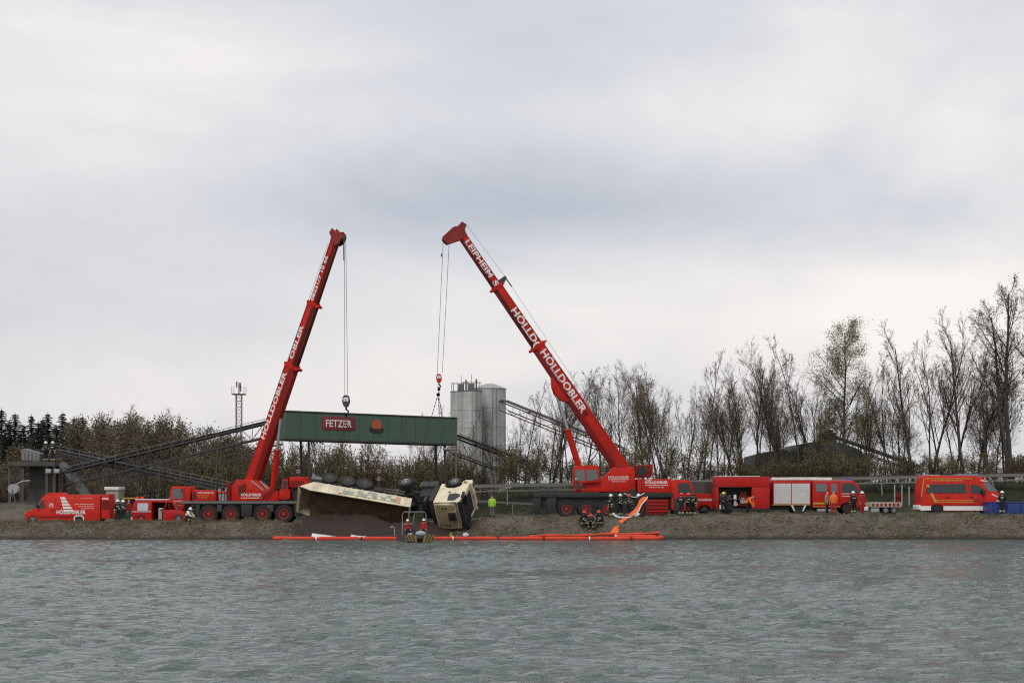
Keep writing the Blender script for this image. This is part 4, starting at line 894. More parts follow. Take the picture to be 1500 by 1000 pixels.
    wn = MB().bx(X(929), X(953), -.75, .75, Z(699), Z(681)).build('winch_housing', DRED, t, bevel=.05)
    MB().cyl((X(939), -.8, Z(690)), (X(939), .8, Z(690)), .36, n=18).build('winch_drum', BLACK, wn)
    MB().bx(X(947), X(955), -.6, .8, Z(696), Z(680)).build('winch_motor', RED, wn, bevel=.04)
    cw = MB().bx(X(932), X(981), -1.28, 1.28, Z(721), Z(701.5)).build('counterweight', RED, t, bevel=.05)
    MB().bx(X(937.5), X(938.2), -1.286, -1.27, Z(720), Z(702.5)).build('seam', DRED, cw)
    text(cw, 'HÖLLDOBLER', (X(943), -1.285, Z(708)), (1, 0, 0), (0, 0, 1), .19, LETTER, 1.78, bold=.035); dashes(cw, X(944), X(976), Z(711), -1.285, .06, LETTER, 7); dashes(cw, X(949), X(970), Z(714), -1.285, .04, LETTER, 8); dashes(cw, X(945), X(953), Z(703.5), -1.285, .05, LETTER, 9)
    MB().cyl((X(978), -1.0, Z(701)), (X(978), -1.0, Z(698)), .07, n=10).build('beacon', WHITE, t)
    for px in range(796, 836, 8): bar(t, 'deck_rail_post', (X(px), W - .05, Z(722)), (X(px), W - .05, Z(712)), .04, GREY)
    bar(t, 'deck_rail', (X(796), W - .05, Z(712)), (X(836), W - .05, Z(712)), .04, GREY)
    MB().bx(X(790), X(812), -.9, .6, Z(721), Z(717)).build('spare_blocks', DGREY, t, bevel=.03)
    for k in range(4): MB().tube(smooth_path([(X(905 + k * 4), -.97, Z(684)), (X(890 + k * 4), -1.0, Z(676 - k)), (X(884 + k * 3), -.8, Z(664 - k * 3))], 5), .022, 5).build('hydraulic_hose', BLACK, t)
    for k in range(5): bar(t, 'access_step', (X(919), -W - .02, Z(750 - k * 6)), (X(927), -W - .02, Z(750 - k * 6)), .04, GREY)
    for px in (846, 875, 905): MB().prism([(X(px - 16), Z(746)), (X(px - 15), Z(741)), (X(px - 13), Z(741)), (X(px - 13), Z(746))], -W + .02, hw2=-W + .4).build('mud_flap', BLACK, t)
    L_ = lambda px, py, Yd: P(px, py, Yd) - o
    secs = [(0, .53, 1.22, .98, .9, .78), (.53, .78, .86, .80, .68, .62), (.78, 1., .72, .66, .54, .50)]
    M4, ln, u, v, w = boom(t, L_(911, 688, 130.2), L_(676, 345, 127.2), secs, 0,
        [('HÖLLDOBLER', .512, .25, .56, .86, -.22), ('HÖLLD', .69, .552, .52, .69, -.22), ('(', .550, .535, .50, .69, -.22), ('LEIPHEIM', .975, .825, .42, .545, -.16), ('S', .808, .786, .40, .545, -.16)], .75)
    br = MB().prism([(ln * .31, -.5), (ln * .33, -.95), (ln * .36, -1.05), (ln * .385, -.9), (ln * .42, -.42)], .32).xf(M4).build('cylinder_bracket', RED, t, bevel=.03)
    MB().cyl((ln * .245, -.47, .1), (ln * .245, .52, .1), .2, n=14).xf(M4).build('boom_pin', DRED, t)
    a = Vector((X(850), -.2, Z(690))); b = Vector(M4 @ Vector((ln * .355, 0, -.92))); m_ = a.lerp(b, .55)
    MB().cyl(a + (a - m_).normalized() * .8, m_, .25, n=16).cyl(a.lerp(m_, .97), m_, .28, n=16).build('lift_cylinder', RED, t)
    MB().cyl(m_, b, .13, n=14).build('piston_rod', STEEL, t)
    tipp = M4 @ Vector((ln + .42, 0, -1.22)); hk = P(643, 551, 126.4) - o
    for da, dx in ((-.22, -.14), (.30, .26)): MB().cyl(tipp + Vector((da * .9, 0, 0)), hk + Vector((dx, 0, .1 if dx < 0 else .3)), .018, n=5).build('hoist_rope', ROPE, t)
    MB().ell(tuple(tipp + Vector((-.33, 0, -1.2))), (.05, .05, .14), 8, 6).build('limit_weight', BLACK, t)
    a = M4 @ Vector((.8, .2, .75)); b1 = M4 @ Vector((ln * .79, .1, 1.0)); b = M4 @ Vector((ln + .6, .1, .78))
    MB().tube([a, b1, b], .014, 4).build('boom_rope', ROPE, t)
    MB().prism([(ln * .775, .35), (ln * .79, 1.05), (ln * .80, 1.05), (ln * .80, .35)], .16).xf(M4).build('rope_guide', DGREY, t)
    MB().cyl(M4 @ Vector((ln * .795, 0, 1.0)), M4 @ Vector((ln * .755, 0, 1.02)), .05, n=6).build('guide_roller', BLACK, t)
crane_right()

def hook_block(px, py, Y, sc, label, mt):
    t = thing('hook_block', label, 'hook block', P(px, py, Y)); t.scale = (sc, sc, sc)
    m = MB()
    for y in (-.2, .2): m.prism([(-.3, .55), (-.16, .72), (.16, .72), (.3, .55), (.36, .1), (.2, -.35), (-.2, -.35), (-.36, .1)], y + .03, hw2=y - .03)
    b = m.build('cheek_plate', mt, t, bevel=.02, seg=1)
    MB().cyl((0, -.15, .25), (0, .15, .25), .33, n=18).build('sheave', DGREY, t)
    for i in (-1, 1): MB().prism([(i * .25, .45), (i * .02, .55), (i * -.05, .2), (i * .2, .1)], -.235, hw2=-.231).build('warning_stripe', LETTER, b)
    MB().cyl((0, 0, -.3), (0, 0, -.62), .09, n=10).build('shank', BLACK, t)
    MB().tube([(math.sin(a) * .2, 0, -.82 + math.cos(a) * .2) for a in [-.1 + i * .42 for i in range(12)]], [.07] * 9 + [.055, .04, .025], 8).build('hook', BLACK, t)
    return t
hook_block(507, 590, 124.6, .82, 'black hook block hanging in front of the green box above the trailer', DGREY)
hook_block(643, 556, 126.4, .62, 'red hook block with chain slings above the overturned cab', RED)
def sling(label, top, ends, Y):
    o = P(*top, Y); t = thing('chain_sling', label, 'sling', o)
    MB().lathe([(.11, -.03), (.15, -.03), (.15, .03), (.11, .03), (.11, -.03)], (0, 0, -.05), (0, 1, 0), 14).build('lifting_ring', BLACK, t)
    for px, py, Ye in ends:
        e = P(px, py, Ye) - o; n = 26; m = MB()
        for i in range(n): a = e * (i / n); b = e * ((i + .8) / n); m.cyl(a, b, .035 if i % 2 else .026, n=5)
        m.build('chain', mat('dark_chain', (.03, .028, .028), .6), t)
    return t
sling('two black chains running from the hook down to the trailer frame', (507, 606, 124.6)[:2], ((489, 706, 125.4), (520, 712, 125.4)), 124.6)
sling('three chains spreading from the red hook block to the overturned cab', (642, 577), ((601, 712, 125.6), (648, 712, 125), (666, 712, 124.6)), 126.4)
# chain links between block and ring
lk = thing('chain_link', 'short chain of heavy links under the red hook block', 'chain', P(643, 566, 126.4))
for i in range(3): MB().lathe([(.07, -.03), (.12, -.03), (.12, .03), (.07, .03), (.07, -.03)], (0, 0, -i * .2 - .02), (0, 1, 0) if i % 2 else (1, 0, 0), 12).build('link', BLACK, lk)
#PART4
# -------- overturned lorry: tractor and tipper trailer, rolled towards the lake
def place_rolled(t, rot, local, world):
    M3 = Euler(rot, 'XYZ').to_matrix(); t.rotation_euler = rot; t.location = Vector(world) - M3 @ Vector(local)
MUDDYT = mat('dusty_tyre', (.024, .023, .022), .9, dirt=.7, dcol=(.075, .065, .052), scale=3); MUDDYR = mat('dusty_rim', (.11, .105, .10), .7, dirt=.6, scale=3)
def trailer():
    t = thing('tipper_trailer', 'overturned cream tipper trailer, its open muddy bed facing the lake', 'trailer')
    L_, W, z0, z1 = 7.55, 1.25, 1.40, 2.52
    # bed walls
    MB().bx(0, L_, W - .06, W, z0, z1).bx(0, L_, W, W + .05, z1 - .14, z1 + .03).build('side_wall', CREAM, t, bevel=.012, seg=1)
    MB().bx(0, L_, -W, -W + .06, z0, z1).bx(0, L_, -W - .05, -W, z1 - .14, z1 + .03).build('side_wall', mat('mud_caked_wall', (.11, .075, .048), .9, dirt=.8, dcol=(.06, .04, .026), scale=2), t, bevel=.012, seg=1)
    n = 9
    for i in range(n): MB().bx(.3 + i * .84, .38 + i * .84, W + .002, W + .045, z0, z1 - .15).build('wall_rib', CREAM, t)
    MB().bx(0, L_, -W + .065, W - .065, z0, z0 + .08).build('bed_floor', CREAMD, t)
    MB().bx(L_ - .07, L_ - .005, -W + .065, W - .065, z0 + .085, z1 + .02).build('front_wall', CREAM, t)
    MB().add([(.0, -W + .07, z0 + .09), (.0, W - .07, z0 + .09), (-1.0, W - .07, z1 - .3), (-.75, W - .25, z1 + .15), (-.75, -W + .25, z1 + .15), (-1.0, -W + .07, z1 - .3),
              (-.07, -W + .07, z0 + .09), (-.07, W - .07, z0 + .09), (-1.07, W - .07, z1 - .3), (-.82, W - .25, z1 + .15), (-.82, -W + .25, z1 + .15), (-1.07, -W + .07, z1 - .3)],
             [(0, 1, 2, 5), (2, 3, 4, 5), (6, 11, 8, 7), (8, 11, 10, 9), (0, 6, 7, 1), (1, 7, 8, 2), (2, 8, 9, 3), (3, 9, 10, 4), (4, 10, 11, 5), (5, 11, 6, 0)]).build('tailgate', CREAMD, t)
    for s_ in (-1, 1): MB().prism([(0, z0), (0, z1), (-.95, z1 - .3)], s_ * (W - .01), hw2=s_ * (W - .06)).build('rear_cheek', CREAM, t)
    # blurred print on the side wall: plain squares of faded colour
    sq = [mat('faded_print_' + k, c, .6) for k, c in (('green', (.32, .36, .27)), ('grey', (.30, .29, .24)), ('pale', (.60, .56, .42)), ('pink', (.56, .32, .24)))]
    rg_ = random.Random(3)
    for i in range(26):
        x = 2.05 + (i // 2) * .36 + rg_.uniform(-.02, .02); mt = sq[3] if x > 6.3 else sq[rg_.choice((0, 0, 1, 2, 2))]
        zc = z0 + .16 + .37 * (i % 2); MB().bx(x, x + .33, W + .046, W + .052, zc, zc + .35).build('faded_print', mt, t, smooth=0)
    # frame, axles
    for y in (-.45, .45): MB().bx(-.2, L_ + .2, y - .08, y + .08, .95, 1.30).build('frame_rail', BLACK, t)
    for i in range(6): MB().bx(.6 + i * 1.25, .7 + i * 1.25, -.37, .37, 1.0, 1.25).build('cross_member', BLACK, t)
    for x in (1.05, 2.45, 3.75):
        MB().cyl((x, -1.0, .53), (x, 1.0, .53), .09, n=10).build('axle', BLACK, t)
        for y in (-1.02, 1.02): wheel(t, x, y, .53, .62, .50, MUDDYR, .5, ty_mat=MUDDYT)
        for y in (-.5, .5): MB().bx(x - .35, x + .35, y - .05, y + .05, .55, .93).build('spring', BLACK, t)
        for y in (-.85, .85): MB().prism([(x - .68, 1.05), (x - .62, 1.24), (x - .3, 1.36), (x + .3, 1.36), (x + .62, 1.24), (x + .68, 1.05), (x + .6, 1.05), (x + .3, 1.28), (x - .3, 1.28), (x - .6, 1.05)], y + .33, hw2=y - .33).build('mudguard', BLACK, t)
        MB().cyl((x + .05, .72, .6), (x + .05, .72, 1.0), .13, n=12).cyl((x + .05, -.72, .6), (x + .05, -.72, 1.0), .13, n=12).build('air_spring', BLACK, t)
        MB().cyl((x + .25, .66, .6), (x + .38, .66, 1.25), .05, n=8).build('damper', GREY, t)
    MB().prism([(-.3, 1.0), (-.3, .25), (-.22, .25), (.0, .55), (.55, .6), (.55, .95)], 1.2, hw2=.55).build('mudguard', GREY, t, bevel=.03)
    MB().prism([(-.3, 1.0), (-.3, .25), (-.22, .25), (.0, .55), (.55, .6), (.55, .95)], -1.2, hw2=-.55).build('mudguard', GREY, t, bevel=.03)
    MB().bx(4.55, 5.25, .55, 1.1, .5, 1.0).build('tool_box', BLACK, t, bevel=.03)
    MB().bx(5.3, 6.9, 1.02, 1.12, .55, .62).bx(5.3, 6.9, 1.02, 1.12, .85, .92).build('side_guard', GREY, t)
    for k in range(3): MB().tube(smooth_path([(.4, .2 * k - .2, .95), (2.4, .2 * k - .1, .82), (4.8, .18 * k - .2, .9), (7.2, .12 * k, 1.0)], 5), .025, 5).build('brake_line', DGREY, t)
    MB().bx(6.2, 6.35, .75, .9, .05, 1.35).bx(6.2, 6.35, -.9, -.75, .05, 1.35).build('landing_leg', GREY, t, bevel=.02)
    MB().cyl((5.5, -.3, .75), (6.6, -.3, .75), .2, n=12).build('air_tank', BLACK, t)
    place_rolled(t, (R(127), R(9.6), R(1)), (0, W, z1), P(456, 718, 123.4))
    # soil still in the bed
    ny, nx = 26, 60; V = []
    for j in range(ny):
        for i in range(nx):
            x = .02 + (L_ - .12) * i / (nx - 1); y = -W + .07 + (2 * W - .14) * j / (ny - 1); f = (W - y) / (2 * W)
            h = z0 + .12 + .95 * max(0, f - .12) ** .8 * (1 - .25 * math.exp(-((x - L_) / 1.2) ** 2)) + .14 * mnoise.noise((x * 1.3, y * 1.3, 3)) + .07 * mnoise.noise((x * 4, y * 4, 9))
            V.append((x, y, min(h, z1 + .05)))
    so = from_arrays('load_of_soil', V, grid_faces(nx, ny), MUD, smooth=True); tag(so, 'dark red-brown soil spilling out of the overturned trailer bed', 'soil', kind='stuff')
    so.rotation_euler = t.rotation_euler; so.location = t.location
trailer()
def tractor():
    t = thing('truck_tractor', 'overturned cream truck cab and chassis with its roof hatch facing the lake', 'truck')
    W = 1.22
    body = MB().prism([(-2.25, 1.0), (-2.28, 3.3), (-2.2, 3.48), (-1.1, 3.55), (-.45, 3.45), (-.22, 3.2), (-.02, 2.2), (.0, 1.0), (-.55, .95), (-.72, 1.3), (-1.1, 1.5), (-1.5, 1.5), (-1.9, 1.28), (-2.05, .98)], lambda z: W - max(0, z - 2.2) * .07).build('cab_body', CREAM, t, bevel=.09, seg=3)
    hw = lambda z: W - max(0, z - 2.2) * .07
    MB().bx(-1.2, -.58, -.36, .36, 3.5, 3.63).build('roof_hatch', BLACK, body, bevel=.03)
    MB().bx(-1.28, -.52, -.44, .44, 3.48, 3.61).build('hatch_frame', CREAMD, body, bevel=.03)
    MB().prism([(-2.12, 3.40), (-2.12, 3.515), (-1.1, 3.575), (-.6, 3.50), (-.6, 3.4)], 1.0).build('roof_panel', mat('tan_roof', (.36, .28, .16), .7, dirt=.8, dcol=(.18, .125, .07), scale=2.2), body, bevel=.05)
    for y in (-.8, .75):
        for x in (-1.5, -1.25): MB().cyl((x, y, 3.5), (x, y, 3.60), .07, n=10).build('roof_lamp_mount', BLACK, body)
    MB().prism([(-2.2, 3.42), (-2.2, 3.46), (-.4, 3.46), (-.4, 3.40)], W - .02).build('roof_seam', CREAMD, body)
    for sg in (-1, 1):
        side(body, 'door_window', [(-1.25, 2.35), (-1.2, 3.15), (-.62, 3.15), (-.30, 2.62), (-.38, 2.38), (-.75, 2.25)], hw, .012, GLASS, sg)
        d = side(body, 'door', [(-1.42, 1.55), (-1.42, 3.28), (-.52, 3.28), (-.16, 2.3), (-.16, 1.35), (-.6, 1.35), (-.8, 1.55)], hw, .005, CREAM, sg, bevel=.004)
        side(d, 'door_handle', rect(-1.36, -1.14, 2.08, 2.14, .01), hw, .04, BLACK, sg)
        side(body, 'step', rect(-.62, -.1, .62, .95), W, .0, CREAM, sg, thick=.35, bevel=.03)
        side(body, 'step_gap', rect(-.5, -.2, .68, .78, .02), W, .012, BLACK, sg)
        side(body, 'step_gap', rect(-.5, -.2, .84, .92, .02), W, .012, BLACK, sg)
        MB().prism([(-.16, 2.35), (-.08, 3.05), (.06, 3.05), (.04, 2.35)], sg * (W + .22), hw2=sg * (W + .06)).build('mirror', BLACK, body, bevel=.02)
        MB().prism([(-2.2, 1.0), (-2.2, 1.62), (-1.96, 1.6), (-1.9, 1.0)], sg * (W + .03), hw2=sg * .7).build('mudguard', CREAM, t, bevel=.03)
    m = MB().add([(-.20, -1.05, 3.24), (-.20, 1.05, 3.24), (.02, 1.12, 2.22), (.02, -1.12, 2.22), (-.16, -1.05, 3.26), (-.16, 1.05, 3.26), (.055, 1.12, 2.22), (.055, -1.12, 2.22)], [(0, 1, 2, 3), (4, 7, 6, 5), (0, 4, 5, 1), (1, 5, 6, 2), (2, 6, 7, 3), (3, 7, 4, 0)])
    m.build('windscreen', GLASS, body)
    MB().prism([(-.36, 3.38), (-.02, 3.30), (-.02, 3.12), (-.2, 3.22)], 1.1).build('sun_visor', BLACK, body, bevel=.02)
    for k in range(4): MB().bx(.0, .05, -.85, .85, 1.3 + k * .2, 1.42 + k * .2).build('grille_bar', BLACK, body)
    bp = MB().prism([(-.5, .45), (.12, .45), (.18, .6), (.16, .98), (-.5, .98)], W).build('bumper', CREAM, t, bevel=.06)
    for y in (-.9, .9): MB().bx(.14, .20, y - .18, y + .18, .62, .86).build('headlight', GLASSL, bp, bevel=.02)
    for y in (-.42, .42): MB().bx(-6.0, -.3, y - .07, y + .07, .78, 1.02).build('frame_rail', BLACK, t)
    for y in (-1.02, 1.02):
        wheel(t, -1.30, y, .55, .55, .36, STEEL, .52, ty_mat=MUDDYT); wheel(t, -5.25, y, .55, .60, .54, STEEL, .52, ty_mat=MUDDYT)
    for x in (-1.3, -5.25): MB().cyl((x, -.95, .55), (x, .95, .55), .1, n=10).build('axle', BLACK, t)
    MB().bx(-1.0, -.1, -.4, .4, .5, 1.2).build('engine', BLACK, t, bevel=.05)
    ft = MB().bx(-4.05, -2.55, .58, 1.18, .42, 1.12).build('fuel_tank', DGREY, t, bevel=.14, seg=3)
    for x in (-3.75, -3.3, -2.85): MB().bx(x, x + .06, .565, 1.195, .405, 1.135).build('tank_strap', BLACK, ft, bevel=.1, seg=2)
    MB().bx(-4.0, -2.6, -1.15, -.6, .45, 1.1).build('battery_box', BLACK, t, bevel=.05)
    MB().bx(-2.75, -2.36, -1.1, 1.1, 1.05, 3.0).build('rear_cab_unit', BLACK, t, bevel=.04); MB().bx(-3.75, -2.78, -1.12, .95, 1.1, 2.15).build('intake_housing', BLACK, t, bevel=.06); MB().cyl((-3.2, .75, 2.0), (-3.2, .75, 2.75), .16, n=14).build('exhaust_stack', DGREY, t)
    for i in range(4): MB().cyl((-2.9, .2, 1.35 + i * .2), (-2.9, .75, 1.35 + i * .2), .025, n=6).build('ladder_rung', STEEL, t)
    MB().cyl((-2.9, .2, 1.2), (-2.9, .2, 2.1), .03, n=6).cyl((-2.9, .75, 1.2), (-2.9, .75, 2.1), .03, n=6).build('ladder_rail', STEEL, t)
    MB().cyl((-4.9, 0, 1.05), (-4.9, 0, 1.22), .5, n=18).build('fifth_wheel', BLACK, t)
    for i in range(3): MB().tube([(-2.6, -.2 + i * .15, 1.5), (-3.2, -.3 + i * .2, 1.35 + .1 * i), (-3.9, -.2 + i * .12, 1.5)], .02, 5).build('air_hose', mat('hose_' + 'rby'[i], ((.3, .02, .02), (.02, .04, .3), (.4, .3, .02))[i], .5), t)
    place_rolled(t, (R(124), R(-1), R(-17)), (-1.15, 0, 3.55), P(658, 756, 122.6))
tractor()
MB_h = []
def soil_heap():
    nx, ny = 70, 26; V = []
    for j in range(ny):
        for i in range(nx):
            x = -16.4 + 13.7 * i / (nx - 1); y = 119.7 + 4.4 * j / (ny - 1); f = j / (ny - 1); e = sst(0, .06, i / (nx - 1)) * (1 - sst(.72, 1, i / (nx - 1)))
            V.append((x, y, -.25 + (1.35 + .5 * (1 - sst(.3, .6, i / (nx - 1))) + .35 * mnoise.noise((x * .5, y * .5, 1))) * (1 - (1 - f) ** 1.6) * e * 1.0 + .12 * mnoise.noise((x * 2, y * 2, 4)) + .2 * f * e))
    tag(from_arrays('spilled_soil', V, grid_faces(nx, ny), mat('wet_soil', (.030, .017, .011), .85, var=.45, scale=2.5, bump=1., bscale=8), smooth=True), 'heap of wet brown soil spilled at the waterline under the trailer', 'soil', kind='stuff')
soil_heap()

# -------- oil boom, sheets, boat
def oil_boom():
    t = thing('oil_boom', 'long orange-red floating oil boom laid along the water edge', 'oil boom')
    cx = lambda px: (px - 750) * 118.8 / FPX
    path = [(cx(398), 119.4, .12)] + [(cx(px), 118.8 + .25 * math.sin(px * .02), .11) for px in range(430, 960, 40)] + [(cx(962), 118.6, .12), (cx(970), 119.2, .16), (cx(955), 119.7, .2)] + [(cx(px), 119.9, .22) for px in (930, 900)]
    pts = smooth_path(path, 6)
    # floats of about 3 m with a joint between
    seg = []; acc = 0; cur = [pts[0]]
    for a, b in zip(pts, pts[1:]):
        cur.append(b); acc += (b - a).length
        if acc > 3.0: seg.append(cur); cur = [b]; acc = 0
    if len(cur) > 1: seg.append(cur)
    for i, c in enumerate(seg):
        r = .155; n = len(c); MB().tube(c, [r * .55] + [r] * (n - 2) + [r * .55] if n > 2 else r * .9, 10).build('float_section', BOOMR, t)
        MB().lathe([(.10, -.05), (.17, -.05), (.17, .05), (.10, .05)], tuple(c[-1]), tuple((c[-1] - c[-2])), 12).build('joint_band', DRED if i % 3 else LETTER, t)
    t2 = thing('oil_boom', 'second orange-red oil boom bunched on the shore below the crouching crew', 'oil boom')
    pts = smooth_path([P(775, 786, 119.8), P(800, 784, 119.9), P(850, 784, 120.2), P(890, 782, 120.3), P(930, 782, 120.3), P(965, 780, 120.2)], 6)
    MB().tube(pts, [.10 + .03 * math.sin(i * 1.1) for i in range(len(pts))], 9).build('float_section', BOOMR, t2)
    t3 = thing('oil_boom', 'flat orange boom being pulled from the crane down the bank, edged in white', 'oil boom')
    pts = smooth_path([P(944, 728, 126.2), P(938, 737, 125.6), P(930, 749, 124.6), P(921, 757, 123.6), P(911, 762, 122.6), P(904, 771, 121.6), P(899, 781, 120.6)], 6)
    vs_ = []; n = len(pts)
    for i, p in enumerate(pts):
        w = .20 + .05 * math.sin(i * .6) + .06 * i / n; th = .06; vs_ += [p + Vector((-w, 0, -th * .3)), p + Vector((0, -th, th)), p + Vector((w, 0, th * .3)), p + Vector((0, th, -th))]
    m = MB(); m.add(vs_, [(i * 4 + k, i * 4 + (k + 1) % 4, i * 4 + 4 + (k + 1) % 4, i * 4 + 4 + k) for i in range(n - 1) for k in range(4)]); m.build('sheet', ORANGE, t3)
    e = [v_ for v_ in vs_[2::4]][: int(n * .55)]; MB().tube([v_ + Vector((.02, -.03, .03)) for v_ in e], .05, 6).build('white_edge', CLOTH, t3)
    pts = smooth_path([P(944, 722, 126.2), P(930, 728, 125.8), P(918, 724, 125.6), P(914, 722, 125.5)], 6); MB().tube(pts, .035, 5).build('rope', CLOTH, t3)
    pts = smooth_path([P(898, 752, 124.0), P(905, 757, 123.6), P(915, 758, 123.4), P(928, 758, 123.5), P(936, 752, 124.)], 6); MB().tube(pts, [.09 + .03 * math.sin(i * 2) for i in range(len(pts))], 7).build('bunched_skirt', CLOTH, t3)
    for k, (a, b, label) in enumerate((((457, 780.5), (514, 787), 'white absorbent sheet floating by the trailer, longer pointed one'), ((514, 785.5), (571, 787), 'white absorbent sheet floating next to the boat'))):
        o = P(a[0], a[1], 119.9); nx, ny = 22, 5; V = []
        for j in range(ny):
            for i in range(nx):
                f = i / (nx - 1); p = P(a[0] + (b[0] - a[0]) * f, 0, 119.9); z = max(.07, (.36 if k == 0 else .26) * (1 - f * .75) * (.3 + .7 * j / (ny - 1)) + .05 * mnoise.noise((i * .5, j * .7, k)))
                V.append((p[0], 119.35 + .8 * j / (ny - 1), z + .10 * (1 - f)))
        tag(from_arrays('absorbent_sheet', V, grid_faces(nx, ny), CLOTH, smooth=True), label, 'sheet', 'sheets beside the oil boom')
oil_boom()

def boat():
    Y = 115.2; o = P(608, 0, Y); o[2] = 0; t = thing('work_boat', 'aluminium work boat with yellow and black striped bow plates', 'boat', o, (0, 0, R(13)))
    AL = mat('weathered_aluminium', (.10, .10, .09), .5, metal=.2, dirt=.6, dcol=(.10, .085, .06), scale=2)
    ring = lambda y, w, zb, zt: [(-w, y, zt), (-w * .86, y, zb), (w * .86, y, zb), (w, y, zt)]
    R_ = [ring(-1.9, .80, .28, .52), ring(-1.4, .95, -.1, .50), ring(0, 1.0, -.18, .46), ring(2.6, .98, -.18, .46)]
    vs_ = sum(R_, []); inn = [(x * .93, y + (.06 if i < 4 else -.05 if i > 11 else 0), z + (.10 if i % 4 in (1, 2) else .005)) for i, (x, y, z) in enumerate(vs_)]
    m = MB(); fs = [(i * 4 + k, i * 4 + k + 1, i * 4 + 5 + k, i * 4 + 4 + k) for i in range(3) for k in range(3)]; nv = 16
    m.add(vs_ + inn, fs + [tuple(nv + j for j in reversed(f)) for f in fs] + [(0, 3, 2, 1), (12, 13, 14, 15), (16, 17, 18, 19), (31, 30, 29, 28)] + [(i * 4, i * 4 + 4, nv + i * 4 + 4, nv + i * 4) for i in range(3)] + [(i * 4 + 3, nv + i * 4 + 3, nv + i * 4 + 7, i * 4 + 7) for i in range(3)] + [(0, 16, 19, 3), (12, 15, 31, 28)])
    m.build('hull', AL, t)
    for y0, y1, z in ((-1.2, -.8, .22), (1.2, 1.6, .22)): MB().bx(-.88, .88, y0, y1, z, z + .06).build('thwart', AL, t)
    for sg in (-1, 1):
        pl = MB().prism([(sg * .18, .02), (sg * .98, .10), (sg * 1.02, .52), (sg * .3, .50)], -2.02, hw2=-2.08).build('bow_plate', mat('dirty_yellow', (.25, .17, .04), .6, dirt=.6), t)
        for k in range(3):
            x = .34 + k * .22; MB().prism([(sg * x, .09), (sg * (x + .10), .10), (sg * (x + .26 if x + .26 < .99 else .99), .49), (sg * (x + .16 if x + .16 < .95 else .95), .49)], -2.085, hw2=-2.094).build('hazard_stripe', BLACK, pl, smooth=0)
    MB().ell((.1, -1.75, .58), (.38, .3, .22), 12, 8).build('bow_bag', mat('pale_blue_grey_plastic', (.30, .36, .38), .5), t)
    fr = [(-.85, .35, .45), (-.85, .35, 1.9), (-.7, .3, 2.08), (.7, .3, 2.08), (.85, .35, 1.9), (.85, .35, .45)]
    MB().tube(fr, .025, 7).build('roll_bar', GREYL, t)
    MB().tube([(-.85, .35, 1.2), (-.1, .3, 1.25), (.0, .3, 1.9)], .02, 6).build('cross_bar', STEEL, t)
    MB().bx(-.35, .35, 1.5, 2.0, .3, 1.15).build('steering_console', DGREY, t, bevel=.05)
    MB().bx(-.2, .2, 2.6, 2.9, .1, 1.0).build('outboard_motor', BLACK, t, bevel=.06)
    MB().tube([(-1.25, 1.2, .4), (-1.3, 1.2, .95), (-1.45, 1.2, 1.05), (-1.55, 1.2, .95)], .03, 6).build('crane_davit', STEEL, t)
    for i, (x, y) in enumerate(((-.5, -.9), (.5, -.5), (.65, .1))): MB().bx(x - .15, x + .15, y - .15, y + .15, .3, .62).build('equipment_box', (GREYL, DRED, BLACK)[i], t, bevel=.03)
    return t
boat()

# -------- vans and fire vehicles (local x along the vehicle, front at +x unless flipped)
def frame_of(px_ref, ground_py, Y, name, label, cat, group=None):
    o = P(px_ref, ground_py, Y); t = thing(name, label, cat, o, group=group); s = Y / FPX
    return t, (lambda px: (px - px_ref) * s), (lambda py: (ground_py - py) * s)

